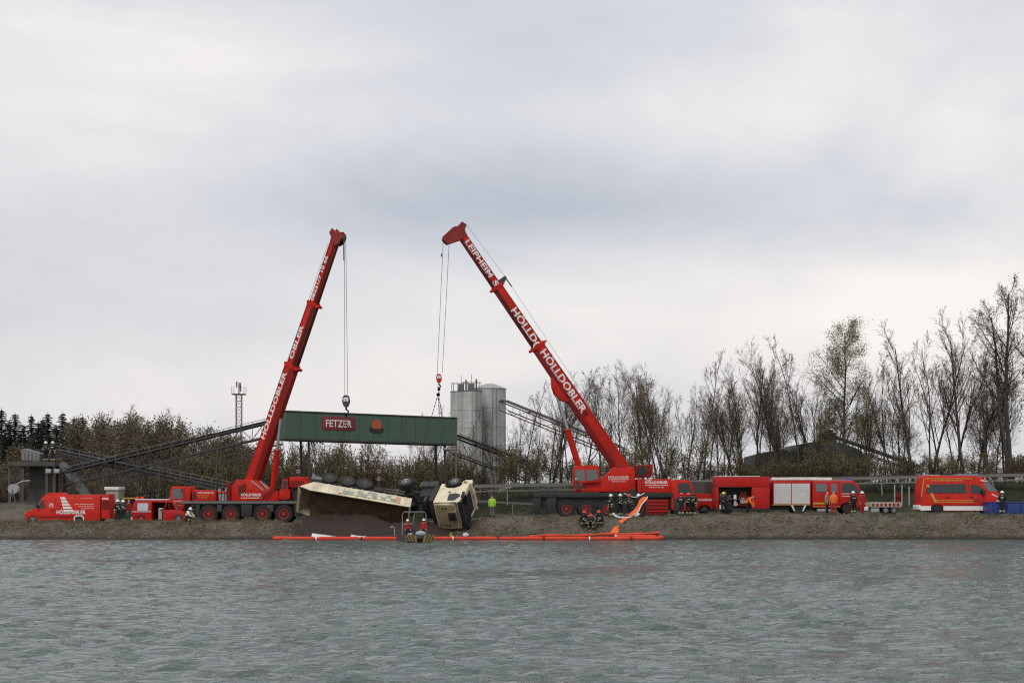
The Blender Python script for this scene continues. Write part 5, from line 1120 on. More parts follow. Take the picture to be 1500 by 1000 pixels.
def service_van():
    t, X, Z = frame_of(104, 767, 127.2, 'service_van', 'orange-red service van with a ladder of white stripes, parked by the bank', 'van')
    W = 1.0; belt = Z(745); hw = lambda z: W - max(0, z - belt) * .05
    b = MB().prism([(X(43), Z(762)), (X(42), Z(752)), (X(45), Z(748)), (X(58), Z(744)), (X(66), Z(730)), (X(72), Z(726)), (X(95), Z(724)), (X(150), Z(724)), (X(151.5), Z(727)), (X(151.5), Z(760)), (X(148), Z(763)),
                    (X(129), Z(763)), (X(127), Z(758.5)), (X(120), Z(755)), (X(113), Z(758.5)), (X(111), Z(763)), (X(60), Z(763)), (X(58), Z(758)), (X(53), Z(755.5)), (X(47.5), Z(758)), (X(46), Z(763))], hw).build('body', RED3, t, bevel=.05)
    MB().prism([(X(63), Z(730.5)), (X(75), Z(721.5)), (X(95), Z(721)), (X(97), Z(724.5)), (X(76), Z(725.5)), (X(67), Z(731))], .8).build('roof_spoiler', RED3, b, bevel=.03)
    for sg in (-1, 1):
        side(b, 'side_window', [(X(60), Z(744)), (X(66.5), Z(732)), (X(70), Z(732)), (X(71), Z(744))], hw, .01, GLASS, sg)
        side(b, 'door_seam', [(X(85.8), Z(760)), (X(86.2), Z(760)), (X(86.2), Z(729)), (X(85.8), Z(729))], hw, .004, DRED, sg)
        side(b, 'wheel_arch', [(X(113), Z(763)), (X(113), Z(757)), (X(116), Z(754)), (X(125), Z(754)), (X(128), Z(757)), (X(128), Z(763))], W, .01, LETTER, sg)
        side(b, 'arch_gap', [(X(114.3), Z(763)), (X(115), Z(757)), (X(117), Z(755.5)), (X(124), Z(755.5)), (X(126), Z(757)), (X(126.7), Z(763))], W, .016, BLACK, sg)
        MB().bx(X(59), X(61.5), sg * (W + .04), sg * (W + .24), Z(743), Z(738)).build('mirror', BLACK, b, bevel=.02)
        for k in range(5):
            y0 = 727.5 + k * 4.6; xa = 94 + k * 1.2; xb = 99.5 + k * 3.0
            side(b, 'ladder_stripe', [(X(xa), Z(y0 + 3.4)), (X(xb + 2.6), Z(y0 + 3.4)), (X(xb), Z(y0)), (X(xa - .8), Z(y0))], hw, .006, LETTER, sg)
    MB().add([(X(57.5), -.85, Z(743.6)), (X(57.5), .85, Z(743.6)), (X(65), .82, Z(731)), (X(65), -.82, Z(731)), (X(56.8), -.85, Z(743.6)), (X(56.8), .85, Z(743.6)), (X(64.2), .82, Z(731)), (X(64.2), -.82, Z(731))], [(0, 1, 2, 3), (4, 7, 6, 5), (0, 4, 5, 1), (1, 5, 6, 2), (2, 6, 7, 3), (3, 7, 4, 0)]).build('windscreen', GLASS, b)
    for sg in (-1, 1):
        for px in (72.5, 149): side(b, 'door_seam', [(X(px), Z(760)), (X(px + .4), Z(760)), (X(px + .4), Z(731)), (X(px), Z(731))], hw, .004, DRED, sg)
        side(b, 'door_handle', rect(X(80), X(84), Z(747.5), Z(746.3), .01), hw, .03, BLACK, sg)
        side(b, 'side_moulding', rect(X(61), X(112), Z(757), Z(755.8), .01), W, .02, DRED, sg)
    MB().bx(X(41.5), X(46), -.98, .98, Z(762), Z(756)).build('bumper', BLACK, b, bevel=.03)
    for y in (-.75, .75): MB().bx(X(42) - .03, X(43), y - .17, y + .17, Z(753), Z(750)).build('headlight', GREYL, b, bevel=.02)
    for px in (53, 120):
        for y in (-.88, .88): wheel(t, X(px), y, .36, .36, .24, GREYL if px == 53 else GREY, .6)
    yy = -W + .02
    text(b, 'HÖLLDOBLER', (X(88), -W - .006, Z(752)), (1, 0, 0), (0, 0, 1), .27, LETTER, 2.25, bold=.03)
    text(b, '24', (X(77), -hw(Z(738)) - .012, Z(740)), (1, 0, .0), (0, .05, 1), .19, LETTER, .32, bold=.03); dashes(b, X(77), X(85), Z(742), -W + .012, .04, LETTER, 12)
    dashes(b, X(108), X(112), Z(731), -W + .05, .12, LETTER, 13); dashes(b, X(115), X(140), Z(731), -W + .05, .10, LETTER, 14)
    for k in range(3): dashes(b, X(115 + 4.5 * k), X(142), Z(738.5 + 3 * k), -W + .02 + .008 * (2 - k), .035, LETTER, 15 + k)
    # load board behind the doors
    rd = MB().prism([(X(152.5), Z(759)), (X(153), Z(724)), (X(164), Z(723)), (X(165), Z(759))], .9).build('rear_body', RED3, t, bevel=.04)
    dashes(rd, X(153.5), X(163.5), Z(731), -.906, .12, LETTER, 21); side(rd, 'dark_panel', rect(X(154), X(164), Z(746), Z(733), .05), .9, .01, DRED)
service_van()

def rescue_van():
    t, X, Z = frame_of(232, 766, 128.4, 'rescue_van', 'low red fire van with its side door open, beside the first crane cab', 'van')
    W = .98; hw = lambda z: W - max(0, z - 1.0) * .08
    b = MB().prism([(X(198), Z(760)), (X(197), Z(745)), (X(200), Z(735)), (X(204), Z(733)), (X(226), Z(733)), (X(226), Z(762)), (X(202), Z(762))], hw).build('rear_body', RED2, t, bevel=.05)
    MB().prism([(X(226), Z(735)), (X(226), Z(732)), (X(252), Z(733)), (X(256), Z(736))], .92).build('roof', RED2, t, bevel=.03)
    MB().bx(X(226), X(243), -.9, .9, Z(763), Z(761)).build('floor', BLACK, t)
    MB().bx(X(226), X(243), .84, .9, Z(761), Z(736)).build('far_wall', DRED, t)
    fb = MB().prism([(X(242.5), Z(762)), (X(242.5), Z(748)), (X(247), Z(746)), (X(258), Z(746)), (X(272), Z(749)), (X(275), Z(754)), (X(275), Z(761)), (X(271), Z(761)), (X(269), Z(757)), (X(265), Z(755.5)), (X(261), Z(757)), (X(259), Z(762))], .96).build('front_body', RED2, t, bevel=.05)
    for sg in (-1, 1):
        side(b, 'window', rect(X(205.5), X(221), Z(747.5), Z(736.5), .06), hw, .01, mat('fogged_window', (.52, .54, .60), .3, var=.1), sg)
        MB().tube([(X(243), sg * .9, Z(748)), (X(248), sg * .86, Z(735))], .05, 6).tube([(X(256), sg * .86, Z(735)), (X(262), sg * .9, Z(747))], .05, 6).build('pillar', RED2, t)
        side(b, 'trim_line', rect(X(198.5), X(225), Z(749.3), Z(748.3), .01), hw, .008, LETTER, sg)
    MB().add([(X(257), -.85, Z(735.5)), (X(257), .85, Z(735.5)), (X(263), .88, Z(747)), (X(263), -.88, Z(747)), (X(257.6), -.85, Z(735.5)), (X(257.6), .85, Z(735.5)), (X(263.6), .88, Z(747)), (X(263.6), -.88, Z(747))], [(0, 1, 2, 3), (4, 7, 6, 5), (0, 4, 5, 1), (1, 5, 6, 2), (2, 6, 7, 3), (3, 7, 4, 0)]).build('windscreen', GLASSL, t)
    MB().bx(X(234), X(240), -.6, .4, Z(761), Z(744)).build('seat', GREYL, t, bevel=.08); MB().bx(X(236), X(241), -.75, -.45, Z(745), Z(743.5)).build('grab_rail', LETTER, t)
    MB().bx(X(194), X(201), -.9, .9, Z(761), Z(757)).build('rear_bumper', LETTER, t, bevel=.03)
    MB().bx(X(201), X(250), -.75, .75, Z(732), Z(730.5)).build('roof_rack', WHITE, t, bevel=.01)
    MB().bx(X(181), X(203), -.3, -.15, Z(730.5), Z(728.5)).build('ladder_end', YELP, t, bevel=.01)
    for x in (203, 210): MB().cyl((X(x), -.4, Z(732)), (X(x), -.4, Z(727)), .14, n=12).build('beacon', mat('red_beacon', (.75, .05, .03), .25), t)
    for px in (211, 265):
        for y in (-.86, .86): wheel(t, X(px), y, .36, .36, .24, GREYL, .6)
    MB().bx(X(226), X(259), -1.15, -.98, Z(764), Z(762.3)).build('step', GREYL, t)
rescue_van()

def small_car():
    t, X, Z = frame_of(1018, 752, 132.5, 'estate_car', 'low red car lettered HÖLLDOBLER parked behind the firefighters', 'car')
    W = .95; hw = lambda z: W - max(0, z - 1.4) * .16
    b = MB().prism([(X(1012), Z(746)), (X(1011), Z(724)), (X(1018), Z(722)), (X(1038), Z(722.5)), (X(1044), Z(727)), (X(1046), Z(742)), (X(1043), Z(746)), (X(1039), Z(746)), (X(1036), Z(741)), (X(1030), Z(739.5)), (X(1024), Z(741)), (X(1021), Z(746))], W).build('body', RED2, t, bevel=.07, seg=3)
    MB().prism([(X(1010), Z(706)), (X(1009), Z(704)), (X(1044), Z(704.5)), (X(1045), Z(706))], .86).build('roof', GREY, t, bevel=.03)
    for px in (1012, 1043): MB().tube([(X(px), -.86, Z(723)), (X(px), -.84, Z(705))], .035, 6).tube([(X(px), .86, Z(723)), (X(px), .84, Z(705))], .035, 6).build('pillar', GREY, t)
    for sg in (-1, 1): side(t, 'side_window', rect(X(1012.5), X(1042.5), Z(722), Z(706), .03), .85, 0, mat('smoky_glass', (.06, .058, .05), .1), sg)
    text(b, 'HÖLLDOBLER', (X(1013), -W - .004, Z(733)), (1, 0, 0), (0, 0, 1), .17, LETTER, 1.55, bold=.03)
    MB().bx(X(1010), X(1047), -.98, .98, Z(749), Z(746)).build('sill', BLACK, t)
    for px in (1004, 1030):
        for y in (-.8, .8): wheel(t, X(px), y, .33, .33, .22, GREY, .6)
    MB().bx(X(998), X(1012), -.9, .9, Z(747), Z(724)).build('rear_body', RED2, t, bevel=.06)
small_car()

def equipment_box():
    t, X, Z = frame_of(1086, 752, 128.8, 'equipment_trailer', 'tall red equipment trailer with its side hatch open', 'trailer')
    W = 1.2
    MB().bx(X(1046), X(1124), -W, W, Z(713), Z(698)).build('upper_body', RED2, t, bevel=.05)
    MB().bx(X(1098), X(1124), -W, W, Z(744), Z(713.2)).build('closed_side', RED2, t, bevel=.04)
    MB().bx(X(1046), X(1050), -W, W, Z(744), Z(713.2)).build('corner_post', RED2, t, bevel=.03)
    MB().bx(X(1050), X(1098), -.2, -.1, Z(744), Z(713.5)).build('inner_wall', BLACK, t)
    MB().bx(X(1046), X(1126), -W + .02, W - .02, Z(747), Z(744.2)).build('floor_frame', BLACK, t, bevel=.02)
    MB().bx(X(1048), X(1110), -W - .02, W + .02, Z(698), Z(697)).build('roof_rim', WHITE, t)
    side(t, 'seam', [(X(1098), Z(743)), (X(1098.5), Z(743)), (X(1098.5), Z(699)), (X(1098), Z(699))], W, .004, DRED); side(t, 'seam', [(X(1099), Z(729)), (X(1125), Z(729)), (X(1125), Z(728.6)), (X(1099), Z(728.6))], W, .004, DRED)
    for i, (x0, x1, y0, y1, mt) in enumerate(((1052, 1058, 742, 722, GREY), (1064, 1070, 742, 724, DGREY), (1073, 1077, 741, 724, WHITE), (1080, 1096, 741, 726, DRED), (1082, 1092, 726, 720, DRED), (1060, 1063, 742, 718, DGREY))): MB().bx(X(x0), X(x1), -.75, -.25, Z(y0), Z(y1)).build('stowed_gear', mt, t, bevel=.05)
    MB().bx(X(1050), X(1098), -.95, -.2, Z(731), Z(730.3)).build('shelf', GREY, t)
    for px, py, r in ((1086, 733, .22), (1076, 738, .14)): MB().cyl((X(px), -.85, Z(py)), (X(px), -.7, Z(py)), r, n=14).build('coupling', STEEL, t)
    MB().bx(X(1051), X(1059), -W - .03, -W + .02, Z(745), Z(739)).build('number_plate', WHITE, t)
    for px in (1064, 1118):
        for y in (-1.0, 1.0): wheel(t, X(px), y, .40, .40, .28, DGREY, .55)
equipment_box()

def fire_engine():
    t, X, Z = frame_of(1196, 753, 129.4, 'fire_engine', 'red fire engine with two pale roller shutters and a crew cab', 'fire engine')
    W = 1.22
    MB().bx(X(1128), X(1250), -.8, .8, Z(746), Z(739.5)).build('chassis', BLACK, t, bevel=.03)
    bd = MB().prism([(X(1128.5), Z(739)), (X(1128.5), Z(706)), (X(1130), Z(703.5)), (X(1184), Z(703.5)), (X(1184), Z(739))], W).build('rear_body', RED2, t, bevel=.04)
    for x0, x1 in ((1130, 1154.7), (1156, 1182)):
        for sg in (-1, 1):
            sh = side(bd, 'roller_shutter', rect(X(x0), X(x1), Z(737.5), Z(708), .02), W, .012, SHUTTER, sg)
            for k in range(11): side(sh, 'slat', rect(X(x0) + .03, X(x1) - .03, Z(737 - k * 2.6), Z(734.7 - k * 2.6), .005), W, .020, SHUTTER, sg, thick=.016)
    side(bd, 'yellow_line', rect(X(1128), X(1183), Z(739.4), Z(738), .005), W, .01, YELP)
    for a, b_ in (((1156, 739), (1160, 748)), ((1176, 739), (1172, 748))):
        for sg in (-1, 1): side(bd, 'mud_flap', [(X(a[0] - 1.5), Z(a[1])), (X(a[0] + 1.5), Z(a[1])), (X(b_[0] + .8), Z(b_[1])), (X(b_[0] - .8), Z(b_[1]))], W, .0, WHITE, sg, thick=.06)
    hw = lambda z: W - max(0, z - Z(725)) * .05
    cb = MB().prism([(X(1186), Z(743)), (X(1186), Z(706)), (X(1189), Z(704)), (X(1245), Z(704)), (X(1249), Z(706)), (X(1262), Z(724)), (X(1264), Z(730)), (X(1264), Z(743)), (X(1251), Z(743)), (X(1248), Z(738)), (X(1242), Z(735.5)), (X(1235), Z(735.5)), (X(1229), Z(738)), (X(1226), Z(743))], hw).build('crew_cab', RED2, t, bevel=.06)
    for sg in (-1, 1):
        for x0, x1, z0, z1 in ((1191, 1207, 720, 708), (1213.5, 1221.5, 721, 708)): side(cb, 'window', rect(X(x0), X(x1), Z(z0), Z(z1), .1), hw, .012, GLASSL, sg)
        side(cb, 'window', [(X(1229), Z(721)), (X(1229), Z(708)), (X(1246), Z(708)), (X(1256), Z(721))], hw, .012, GLASS, sg)
        for px in (1210, 1225): side(cb, 'door_seam', [(X(px), Z(738)), (X(px + .5), Z(738)), (X(px + .5), Z(706)), (X(px), Z(706))], hw, .004, DRED, sg)
        side(cb, 'yellow_line', rect(X(1187), X(1212), Z(738), Z(735.5), .005), hw, .008, YELP, sg); side(cb, 'yellow_line', rect(X(1187), X(1226), Z(742), Z(741), .005), hw, .008, YELP, sg)
        side(cb, 'door_handle', rect(X(1228), X(1240), Z(723.2), Z(722.4), .005), hw, .02, LETTER, sg)
        side(cb, 'step', rect(X(1193), X(1212), Z(748), Z(744.5), .03), W, .0, GREYL, sg, thick=.4)
        MB().bx(X(1256), X(1259), sg * (W + .05), sg * (W + .28), Z(720), Z(709)).build('mirror', BLACK, cb, bevel=.03)
    dashes(cb, X(1229), X(1240), Z(727), -W - .006, .06, LETTER, 31)
    MB().add([(X(1249.5), -1.08, Z(706.5)), (X(1249.5), 1.08, Z(706.5)), (X(1262.6), 1.14, Z(723.5)), (X(1262.6), -1.14, Z(723.5)), (X(1250.2), -1.08, Z(706.5)), (X(1250.2), 1.08, Z(706.5)), (X(1263.4), 1.14, Z(723.5)), (X(1263.4), -1.14, Z(723.5))], [(0, 1, 2, 3), (4, 7, 6, 5), (0, 4, 5, 1), (1, 5, 6, 2), (2, 6, 7, 3), (3, 7, 4, 0)]).build('windscreen', GLASSL, cb)
    MB().bx(X(1260), X(1267), -W, W, Z(747), Z(741)).build('bumper', WHITE, cb, bevel=.04)
    for y in (-.85, .85): MB().cyl((X(1263.5), y, Z(734)), (X(1265), y, Z(734)), .13, n=14).build('headlight', GREYL, cb)
    for px in (1167, 1239):
        for y in (-.95, .95): wheel(t, X(px), y, .50, .50, .34, BLACK if px < 1200 else DRED, .55)
    ld = MB().bx(X(1128), X(1215), -.95, -.90, Z(702.6), Z(699)).bx(X(1128), X(1215), -.45, -.40, Z(702.6), Z(699)).build('roof_ladder', WHITE, t)
    for k in range(16): MB().cyl((X(1131 + k * 5.4), -.9, Z(700.5)), (X(1131 + k * 5.4), -.45, Z(700.5)), .02, n=6).build('rung', GREYL, ld)
    MB().bx(X(1155), X(1200), -.2, .5, Z(703), Z(698.5)).build('roof_box', GREYL, t, bevel=.04)
    for y in (-.7, .7): MB().cyl((X(1242), y, Z(704)), (X(1242), y, Z(700.5)), .11, n=12).build('blue_beacon', BLUEL, t)
    MB().bx(X(1186), X(1244), -1.15, 1.15, Z(704.6), Z(703.2)).build('roof_gutter', mat('pale_red_roof', (.55, .20, .14), .5, dirt=.3), t, bevel=.02)
fire_engine()

def flat_trailer():
    t, X, Z = frame_of(1296, 752, 129.5, 'flatbed_trailer', 'small flatbed trailer with red and white side board and ladder frames', 'trailer')
    MB().bx(X(1271), X(1318), -.85, .85, Z(742), Z(741)).build('bed', GREY, t)
    b = MB().bx(X(1271), X(1317), -.9, -.86, Z(742.5), Z(735)).build('side_board', mat('worn_pale_board', (.42, .34, .28), .7, dirt=.5), t, bevel=.01)
    for k in range(7): MB().bx(X(1274 + k * 6), X(1277 + k * 6), -.906, -.9, Z(741), Z(737)).build('red_mark', DRED, b)
    MB().bx(X(1271), X(1317), .86, .9, Z(742.5), Z(735)).build('side_board', GREYL, t)
    for px in (1307, 1317.5, 1328): bar(t, 'upright', (X(px), -.8, Z(740)), (X(px), -.8, Z(710 if px < 1320 else 712)), .08, GREYL)
    for py in (719, 727): bar(t, 'cross_bar', (X(1307), -.8, Z(py)), (X(1328 if py > 720 else 1317.5), -.8, Z(py)), .06, DRED)
    MB().bx(X(1308), X(1317), -.7, -.2, Z(736), Z(722)).build('hose_reel_box', DRED, t, bevel=.06)
    for y in (-.75, .75):
        for px in (1294, 1306): wheel(t, X(px), y, .30, .30, .2, GREYL, .6)
    bar(t, 'draw_bar', (X(1318), 0, Z(743)), (X(1338), 0, Z(744)), .09, GREY); MB().bx(X(1272), X(1284), -.95, -.88, Z(749), Z(744)).build('tail_light_board', GREYL, t)
flat_trailer()

def minibus():
    t, X, Z = frame_of(1402, 753, 128.0, 'fire_minibus', 'red fire minibus with yellow stripes and a white lower band', 'van')
    W = 1.0; belt = Z(725); hw = lambda z: W - max(0, z - belt) * .07
    b = MB().prism([(X(1344), Z(746)), (X(1343), Z(737)), (X(1344), Z(715)), (X(1347), Z(699)), (X(1350), Z(696.5)), (X(1424), Z(697)), (X(1434), Z(699)), (X(1441), Z(704)), (X(1455), Z(719)), (X(1462), Z(727)), (X(1464), Z(735)), (X(1464), Z(746)), (X(1457), Z(747)),
                    (X(1455), Z(741.5)), (X(1449), Z(738.5)), (X(1443), Z(738.5)), (X(1437), Z(741.5)), (X(1435), Z(748)), (X(1378), Z(748)), (X(1376), Z(741.5)), (X(1371), Z(738.5)), (X(1365), Z(738.5)), (X(1360), Z(741.5)), (X(1358), Z(747))], hw).build('body', RED3, t, bevel=.07, seg=3)
    for sg in (-1, 1):
        side(b, 'side_window', [(X(1352), Z(721.5)), (X(1354), Z(709)), (X(1410), Z(708.5)), (X(1411), Z(722))], hw, .012, GLASS, sg)
        side(b, 'door_window', [(X(1417), Z(722.5)), (X(1416.5), Z(709.5)), (X(1428), Z(710.5)), (X(1436), Z(716)), (X(1440), Z(722.5))], hw, .012, GLASS, sg)
        for xa, xb in ((1343.6, 1359), (1377, 1435)): side(b, 'white_band', rect(X(xa), X(xb), Z(747), Z(740.5), .02), hw, .008, LETTER, sg)
        for k, py in enumerate((732.5, 735.2)): side(b, 'yellow_stripe', rect(X(1366), X(1425 - 4 * k), Z(py + .5), Z(py - .5), .004), hw, .008, YELP, sg)
        side(b, 'yellow_stripe', [(X(1364), Z(735.6)), (X(1368), Z(735.6)), (X(1356), Z(709.5)), (X(1352), Z(709.5))], hw, .018, YELP, sg)
        side(b, 'yellow_stripe', rect(X(1349), X(1420), Z(701.2), Z(700.2), .004), hw, .008, YELP, sg)
        side(b, 'yellow_stripe', [(X(1344.4), Z(728)), (X(1345.6), Z(728)), (X(1349.6), Z(701.5)), (X(1348.4), Z(701.5))], hw, .008, YELP, sg)
        side(b, 'door_seam', [(X(1413.5), Z(739)), (X(1414), Z(739)), (X(1414), Z(706)), (X(1413.5), Z(706))], hw, .004, DRED, sg)
        side(b, 'wheel_well', [(X(1360), Z(747)), (X(1361), Z(742)), (X(1366), Z(739.3)), (X(1370), Z(739.3)), (X(1375), Z(742)), (X(1376), Z(747))], W, .004, BLACK, sg)
        MB().bx(X(1432), X(1436), sg * (W + .05), sg * (W + .28), Z(724), Z(717)).build('mirror', BLACK, b, bevel=.03)
        side(b, 'emblem', [(X(1421), Z(734)), (X(1430), Z(734)), (X(1431), Z(731.5)), (X(1426), Z(730.5)), (X(1420), Z(731.5))], hw, .01, SIGNR, sg)
        side(b, 'headlight', [(X(1453), Z(736)), (X(1461), Z(735.5)), (X(1460), Z(730.5)), (X(1454), Z(732))], hw, .012, GREYL, sg)
        side(b, 'hood_line', [(X(1447), Z(724)), (X(1460), Z(729.5)), (X(1460), Z(728.5)), (X(1448), Z(722.7))], hw, .006, LETTER, sg)
    for sg in (-1, 1):
        for px in (1379, 1434.5): side(b, 'door_seam', [(X(px), Z(740)), (X(px + .4), Z(740)), (X(px + .4), Z(706 if px < 1400 else 724)), (X(px), Z(706 if px < 1400 else 724))], hw, .013, DRED, sg)
        for px in (1381, 1416): side(b, 'door_handle', rect(X(px), X(px + 4), Z(728.4), Z(727.2), .01), hw, .03, BLACK, sg)
        side(b, 'side_moulding', rect(X(1377), X(1435), Z(740.4), Z(739.3), .01), hw, .02, DRED, sg)
        for px in (1371, 1390.5): side(b, 'window_divider', [(X(px), Z(722)), (X(px + .7), Z(722)), (X(px + .7), Z(708.7)), (X(px), Z(708.7))], hw, .02, BLACK, sg)
        side(b, 'tail_light', rect(X(1344.2), X(1346.5), Z(736), Z(728), .02), hw, .012, SIGNR, sg)
    dashes(b, X(1360), X(1404), Z(704.5), -hw(Z(704)) - .008, .10, YELP, 41)
    MB().add([(X(1441.3), -.80, Z(703.7)), (X(1441.3), .80, Z(703.7)), (X(1456), .9, Z(719.4)), (X(1456), -.9, Z(719.4)), (X(1441.8), -.8, Z(703)), (X(1441.8), .8, Z(703)), (X(1456.6), .9, Z(718.7)), (X(1456.6), -.9, Z(718.7))], [(0, 1, 2, 3), (4, 7, 6, 5), (0, 4, 5, 1), (1, 5, 6, 2), (2, 6, 7, 3), (3, 7, 4, 0)]).build('windscreen', GLASSL, b)
    for sg in (-1, 1): side(b, 'windscreen_corner', [(X(1434), Z(709)), (X(1441), Z(704.8)), (X(1455.5), Z(720)), (X(1444), Z(719.5))], hw, .010, GLASSL, sg)
    for sg in (-1, 1): side(b, 'roof_plate', [(X(1431), Z(704)), (X(1432), Z(702.6)), (X(1440), Z(703.8)), (X(1441), Z(705))], hw, .012, LETTER, sg)
    MB().bx(X(1456), X(1466), -W, W, Z(747.5), Z(741)).build('bumper', BLACK, b, bevel=.04); MB().bx(X(1341.5), X(1344), -W, W, Z(746), Z(739)).build('rear_bumper', LETTER, b, bevel=.03)
    MB().bx(X(1398), X(1432), -.5, .5, Z(697), Z(694.2)).build('light_bar', mat('clear_light_bar', (.22, .25, .32), .3), t, bevel=.05); MB().bx(X(1354), X(1374), -.6, .6, Z(697), Z(695)).build('roof_hatch', GREYL, t, bevel=.03)
    for px in (1368, 1446):
        for y in (-.86, .86): wheel(t, X(px), y, .38, .38, .26, DGREY, .58)
minibus()

def basin():
    o = P(1478, 756, 125.6); t = thing('water_basin', 'long blue tarpaulin basin standing on the bank in front of the minibus', 'basin', o)
    L_ = 2.8; V = []
    m = MB()
    x0, x1, y0, y1, h = -1.65, 4.2, -.5, 1.3, 1.08
    m.bx(x0, x1, y0, y1, -.25, h); o1 = m.build('tarpaulin_wall', BLUE, t, bevel=.10, seg=3)
    MB().tube([(x0, y0, h), (x1, y0, h), (x1, y1, h), (x0, y1, h), (x0, y0, h)], .05, 6).build('rim_tube', BLUE, t)
    for i in range(6): MB().tube([(x0 + .3 + i * 1.05, y0 - .03, -.2), (x0 + .3 + i * 1.05, y0 - .03, h)], .03, 6).build('support_pole', mat('dark_blue_pole', (.012, .03, .12), .5), t)
basin()
pad = thing('outrigger_pad', 'grey outrigger pad with white top on the bank before the first crane', 'pad', P(402, 772, 125.5)); MB().bx(-.38, .38, -.3, .3, -.15, .28).build('block', GREY, pad, bevel=.03); MB().bx(-.36, .36, -.28, .28, .285, .36).build('plate', WHITE, pad, bevel=.02)
cn = thing('marker_cone', 'small yellow cone at the waterline under the overturned cab', 'cone', P(661, 786, 120.0)); MB().lathe([(.16, 0), (.16, .03), (.09, .04), (.02, .34), (0, .35)], n=14).build('cone', YELP, cn)
wb = thing('plastic_bag', 'scrap of white plastic on the oil boom below the cab', 'bag', P(682, 784, 119.0)); m = MB().ell((0, 0, .05), (.22, .15, .16), 10, 7); m.v = [(x + .06 * mnoise.noise((x * 9, y * 9, z * 9)), y, z + .08 * mnoise.noise((x * 7, z * 7, 3))) for x, y, z in m.v]; m.build('bag', CLOTH, wb)
dk = thing('duck', 'small dark duck swimming near the shore', 'duck', P(360, 793.5, 116.0)); dk.location[2] = 0
MB().ell((0, 0, .06), (.24, .11, .10), 12, 8).tube([(-.16, 0, .10), (-.22, 0, .2), (-.25, 0, .26)], [.06, .045, .05], 8).ell((-.27, 0, .28), (.07, .05, .05), 8, 6).cyl((-.32, 0, .27), (-.40, 0, .26), .02, .012, 6).cyl((.2, 0, .1), (.33, 0, .16), .06, .015, 6).build('body', BLACK, dk)

# ------------------------------------------------------------------ people
def pose_joints(kind):
    J = dict(pelvis=(0, 0, .95), spine=(0, 0, 1.15), chest=(0, -.01, 1.36), neck=(0, 0, 1.50), head=(0, -.02, 1.60), crown=(0, -.02, 1.73))
    for s_, sx in (('l', 1), ('r', -1)):
        J.update({'sh' + s_: (.18 * sx, 0, 1.42), 'el' + s_: (.25 * sx, .03, 1.14), 'wr' + s_: (.25 * sx, -.07, .90), 'ha' + s_: (.25 * sx, -.10, .82),
                  'hi' + s_: (.10 * sx, 0, .90), 'kn' + s_: (.12 * sx, -.02, .50), 'an' + s_: (.13 * sx, .02, .10), 'to' + s_: (.15 * sx, -.16, .05)})
    if kind == 'reach':
        J.update(ell=(.27, -.14, 1.20), wrl=(.20, -.38, 1.14), hal=(.18, -.46, 1.13), elr=(-.27, -.12, 1.18), wrr=(-.16, -.36, 1.08), har=(-.14, -.44, 1.07))
    elif kind == 'walk':
        J.update(knl=(.11, -.20, .53), anl=(.12, -.16, .11), tol=(.13, -.33, .06), knr=(-.11, .06, .48), anr=(-.12, .32, .14), tor=(-.13, .20, .05), ell=(.26, .14, 1.17), wrl=(.26, .10, .92), hal=(.26, .08, .84), elr=(-.26, -.10, 1.17), wrr=(-.24, -.26, 1.0), har=(-.23, -.33, .97))
    elif kind == 'crouch':
        J.update(pelvis=(0, .12, .42), spine=(0, .04, .60), chest=(0, -.10, .78), neck=(0, -.18, .90), head=(0, -.22, .98), crown=(0, -.25, 1.11))
        for s_, sx in (('l', 1), ('r', -1)):
            J.update({'sh' + s_: (.18 * sx, -.12, .84), 'el' + s_: (.27 * sx, -.28, .62), 'wr' + s_: (.18 * sx, -.46, .48), 'ha' + s_: (.16 * sx, -.53, .44), 'hi' + s_: (.11 * sx, .10, .40), 'kn' + s_: (.19 * sx, -.30, .50), 'an' + s_: (.16 * sx, -.12, .10), 'to' + s_: (.18 * sx, -.30, .05)})
    elif kind == 'bend':
        J.update(spine=(0, -.08, 1.12), chest=(0, -.26, 1.24), neck=(0, -.38, 1.30), head=(0, -.46, 1.33), crown=(0, -.56, 1.42))
        for s_, sx in (('l', 1), ('r', -1)): J.update({'sh' + s_: (.18 * sx, -.30, 1.26), 'el' + s_: (.24 * sx, -.40, .98), 'wr' + s_: (.16 * sx, -.50, .76), 'ha' + s_: (.15 * sx, -.52, .67), 'kn' + s_: (.13 * sx, -.10, .50)})
    elif kind == 'sit':
        J.update({k: (J[k][0], J[k][1], J[k][2] - .47) for k in J})
        for s_, sx in (('l', 1), ('r', -1)): J.update({'kn' + s_: (.14 * sx, -.42, .47), 'an' + s_: (.14 * sx, -.40, .08), 'to' + s_: (.15 * sx, -.58, .05), 'el' + s_: (.25 * sx, -.08, .70), 'wr' + s_: (.18 * sx, -.32, .62), 'ha' + s_: (.16 * sx, -.40, .60)})
    return {k: Vector(v) for k, v in J.items()}
BONES = [('pelvis', 'spine'), ('spine', 'chest'), ('chest', 'neck'), ('neck', 'head'), ('head', 'crown')] + sum([[('chest', 'sh' + s_), ('sh' + s_, 'el' + s_), ('el' + s_, 'wr' + s_), ('wr' + s_, 'ha' + s_), ('pelvis', 'hi' + s_), ('hi' + s_, 'kn' + s_), ('kn' + s_, 'an' + s_), ('an' + s_, 'to' + s_)] for s_ in 'lr'], [])
RAD = dict(pelvis=(.16, .13), spine=(.15, .12), chest=(.17, .12), neck=(.065, .065), head=(.085, .095), crown=(.07, .085), sh=(.075, .075), el=(.052, .052), wr=(.038, .038), ha=(.042, .026), hi=(.095, .095), kn=(.068, .068), an=(.05, .05), to=(.048, .035))
POSE = {}
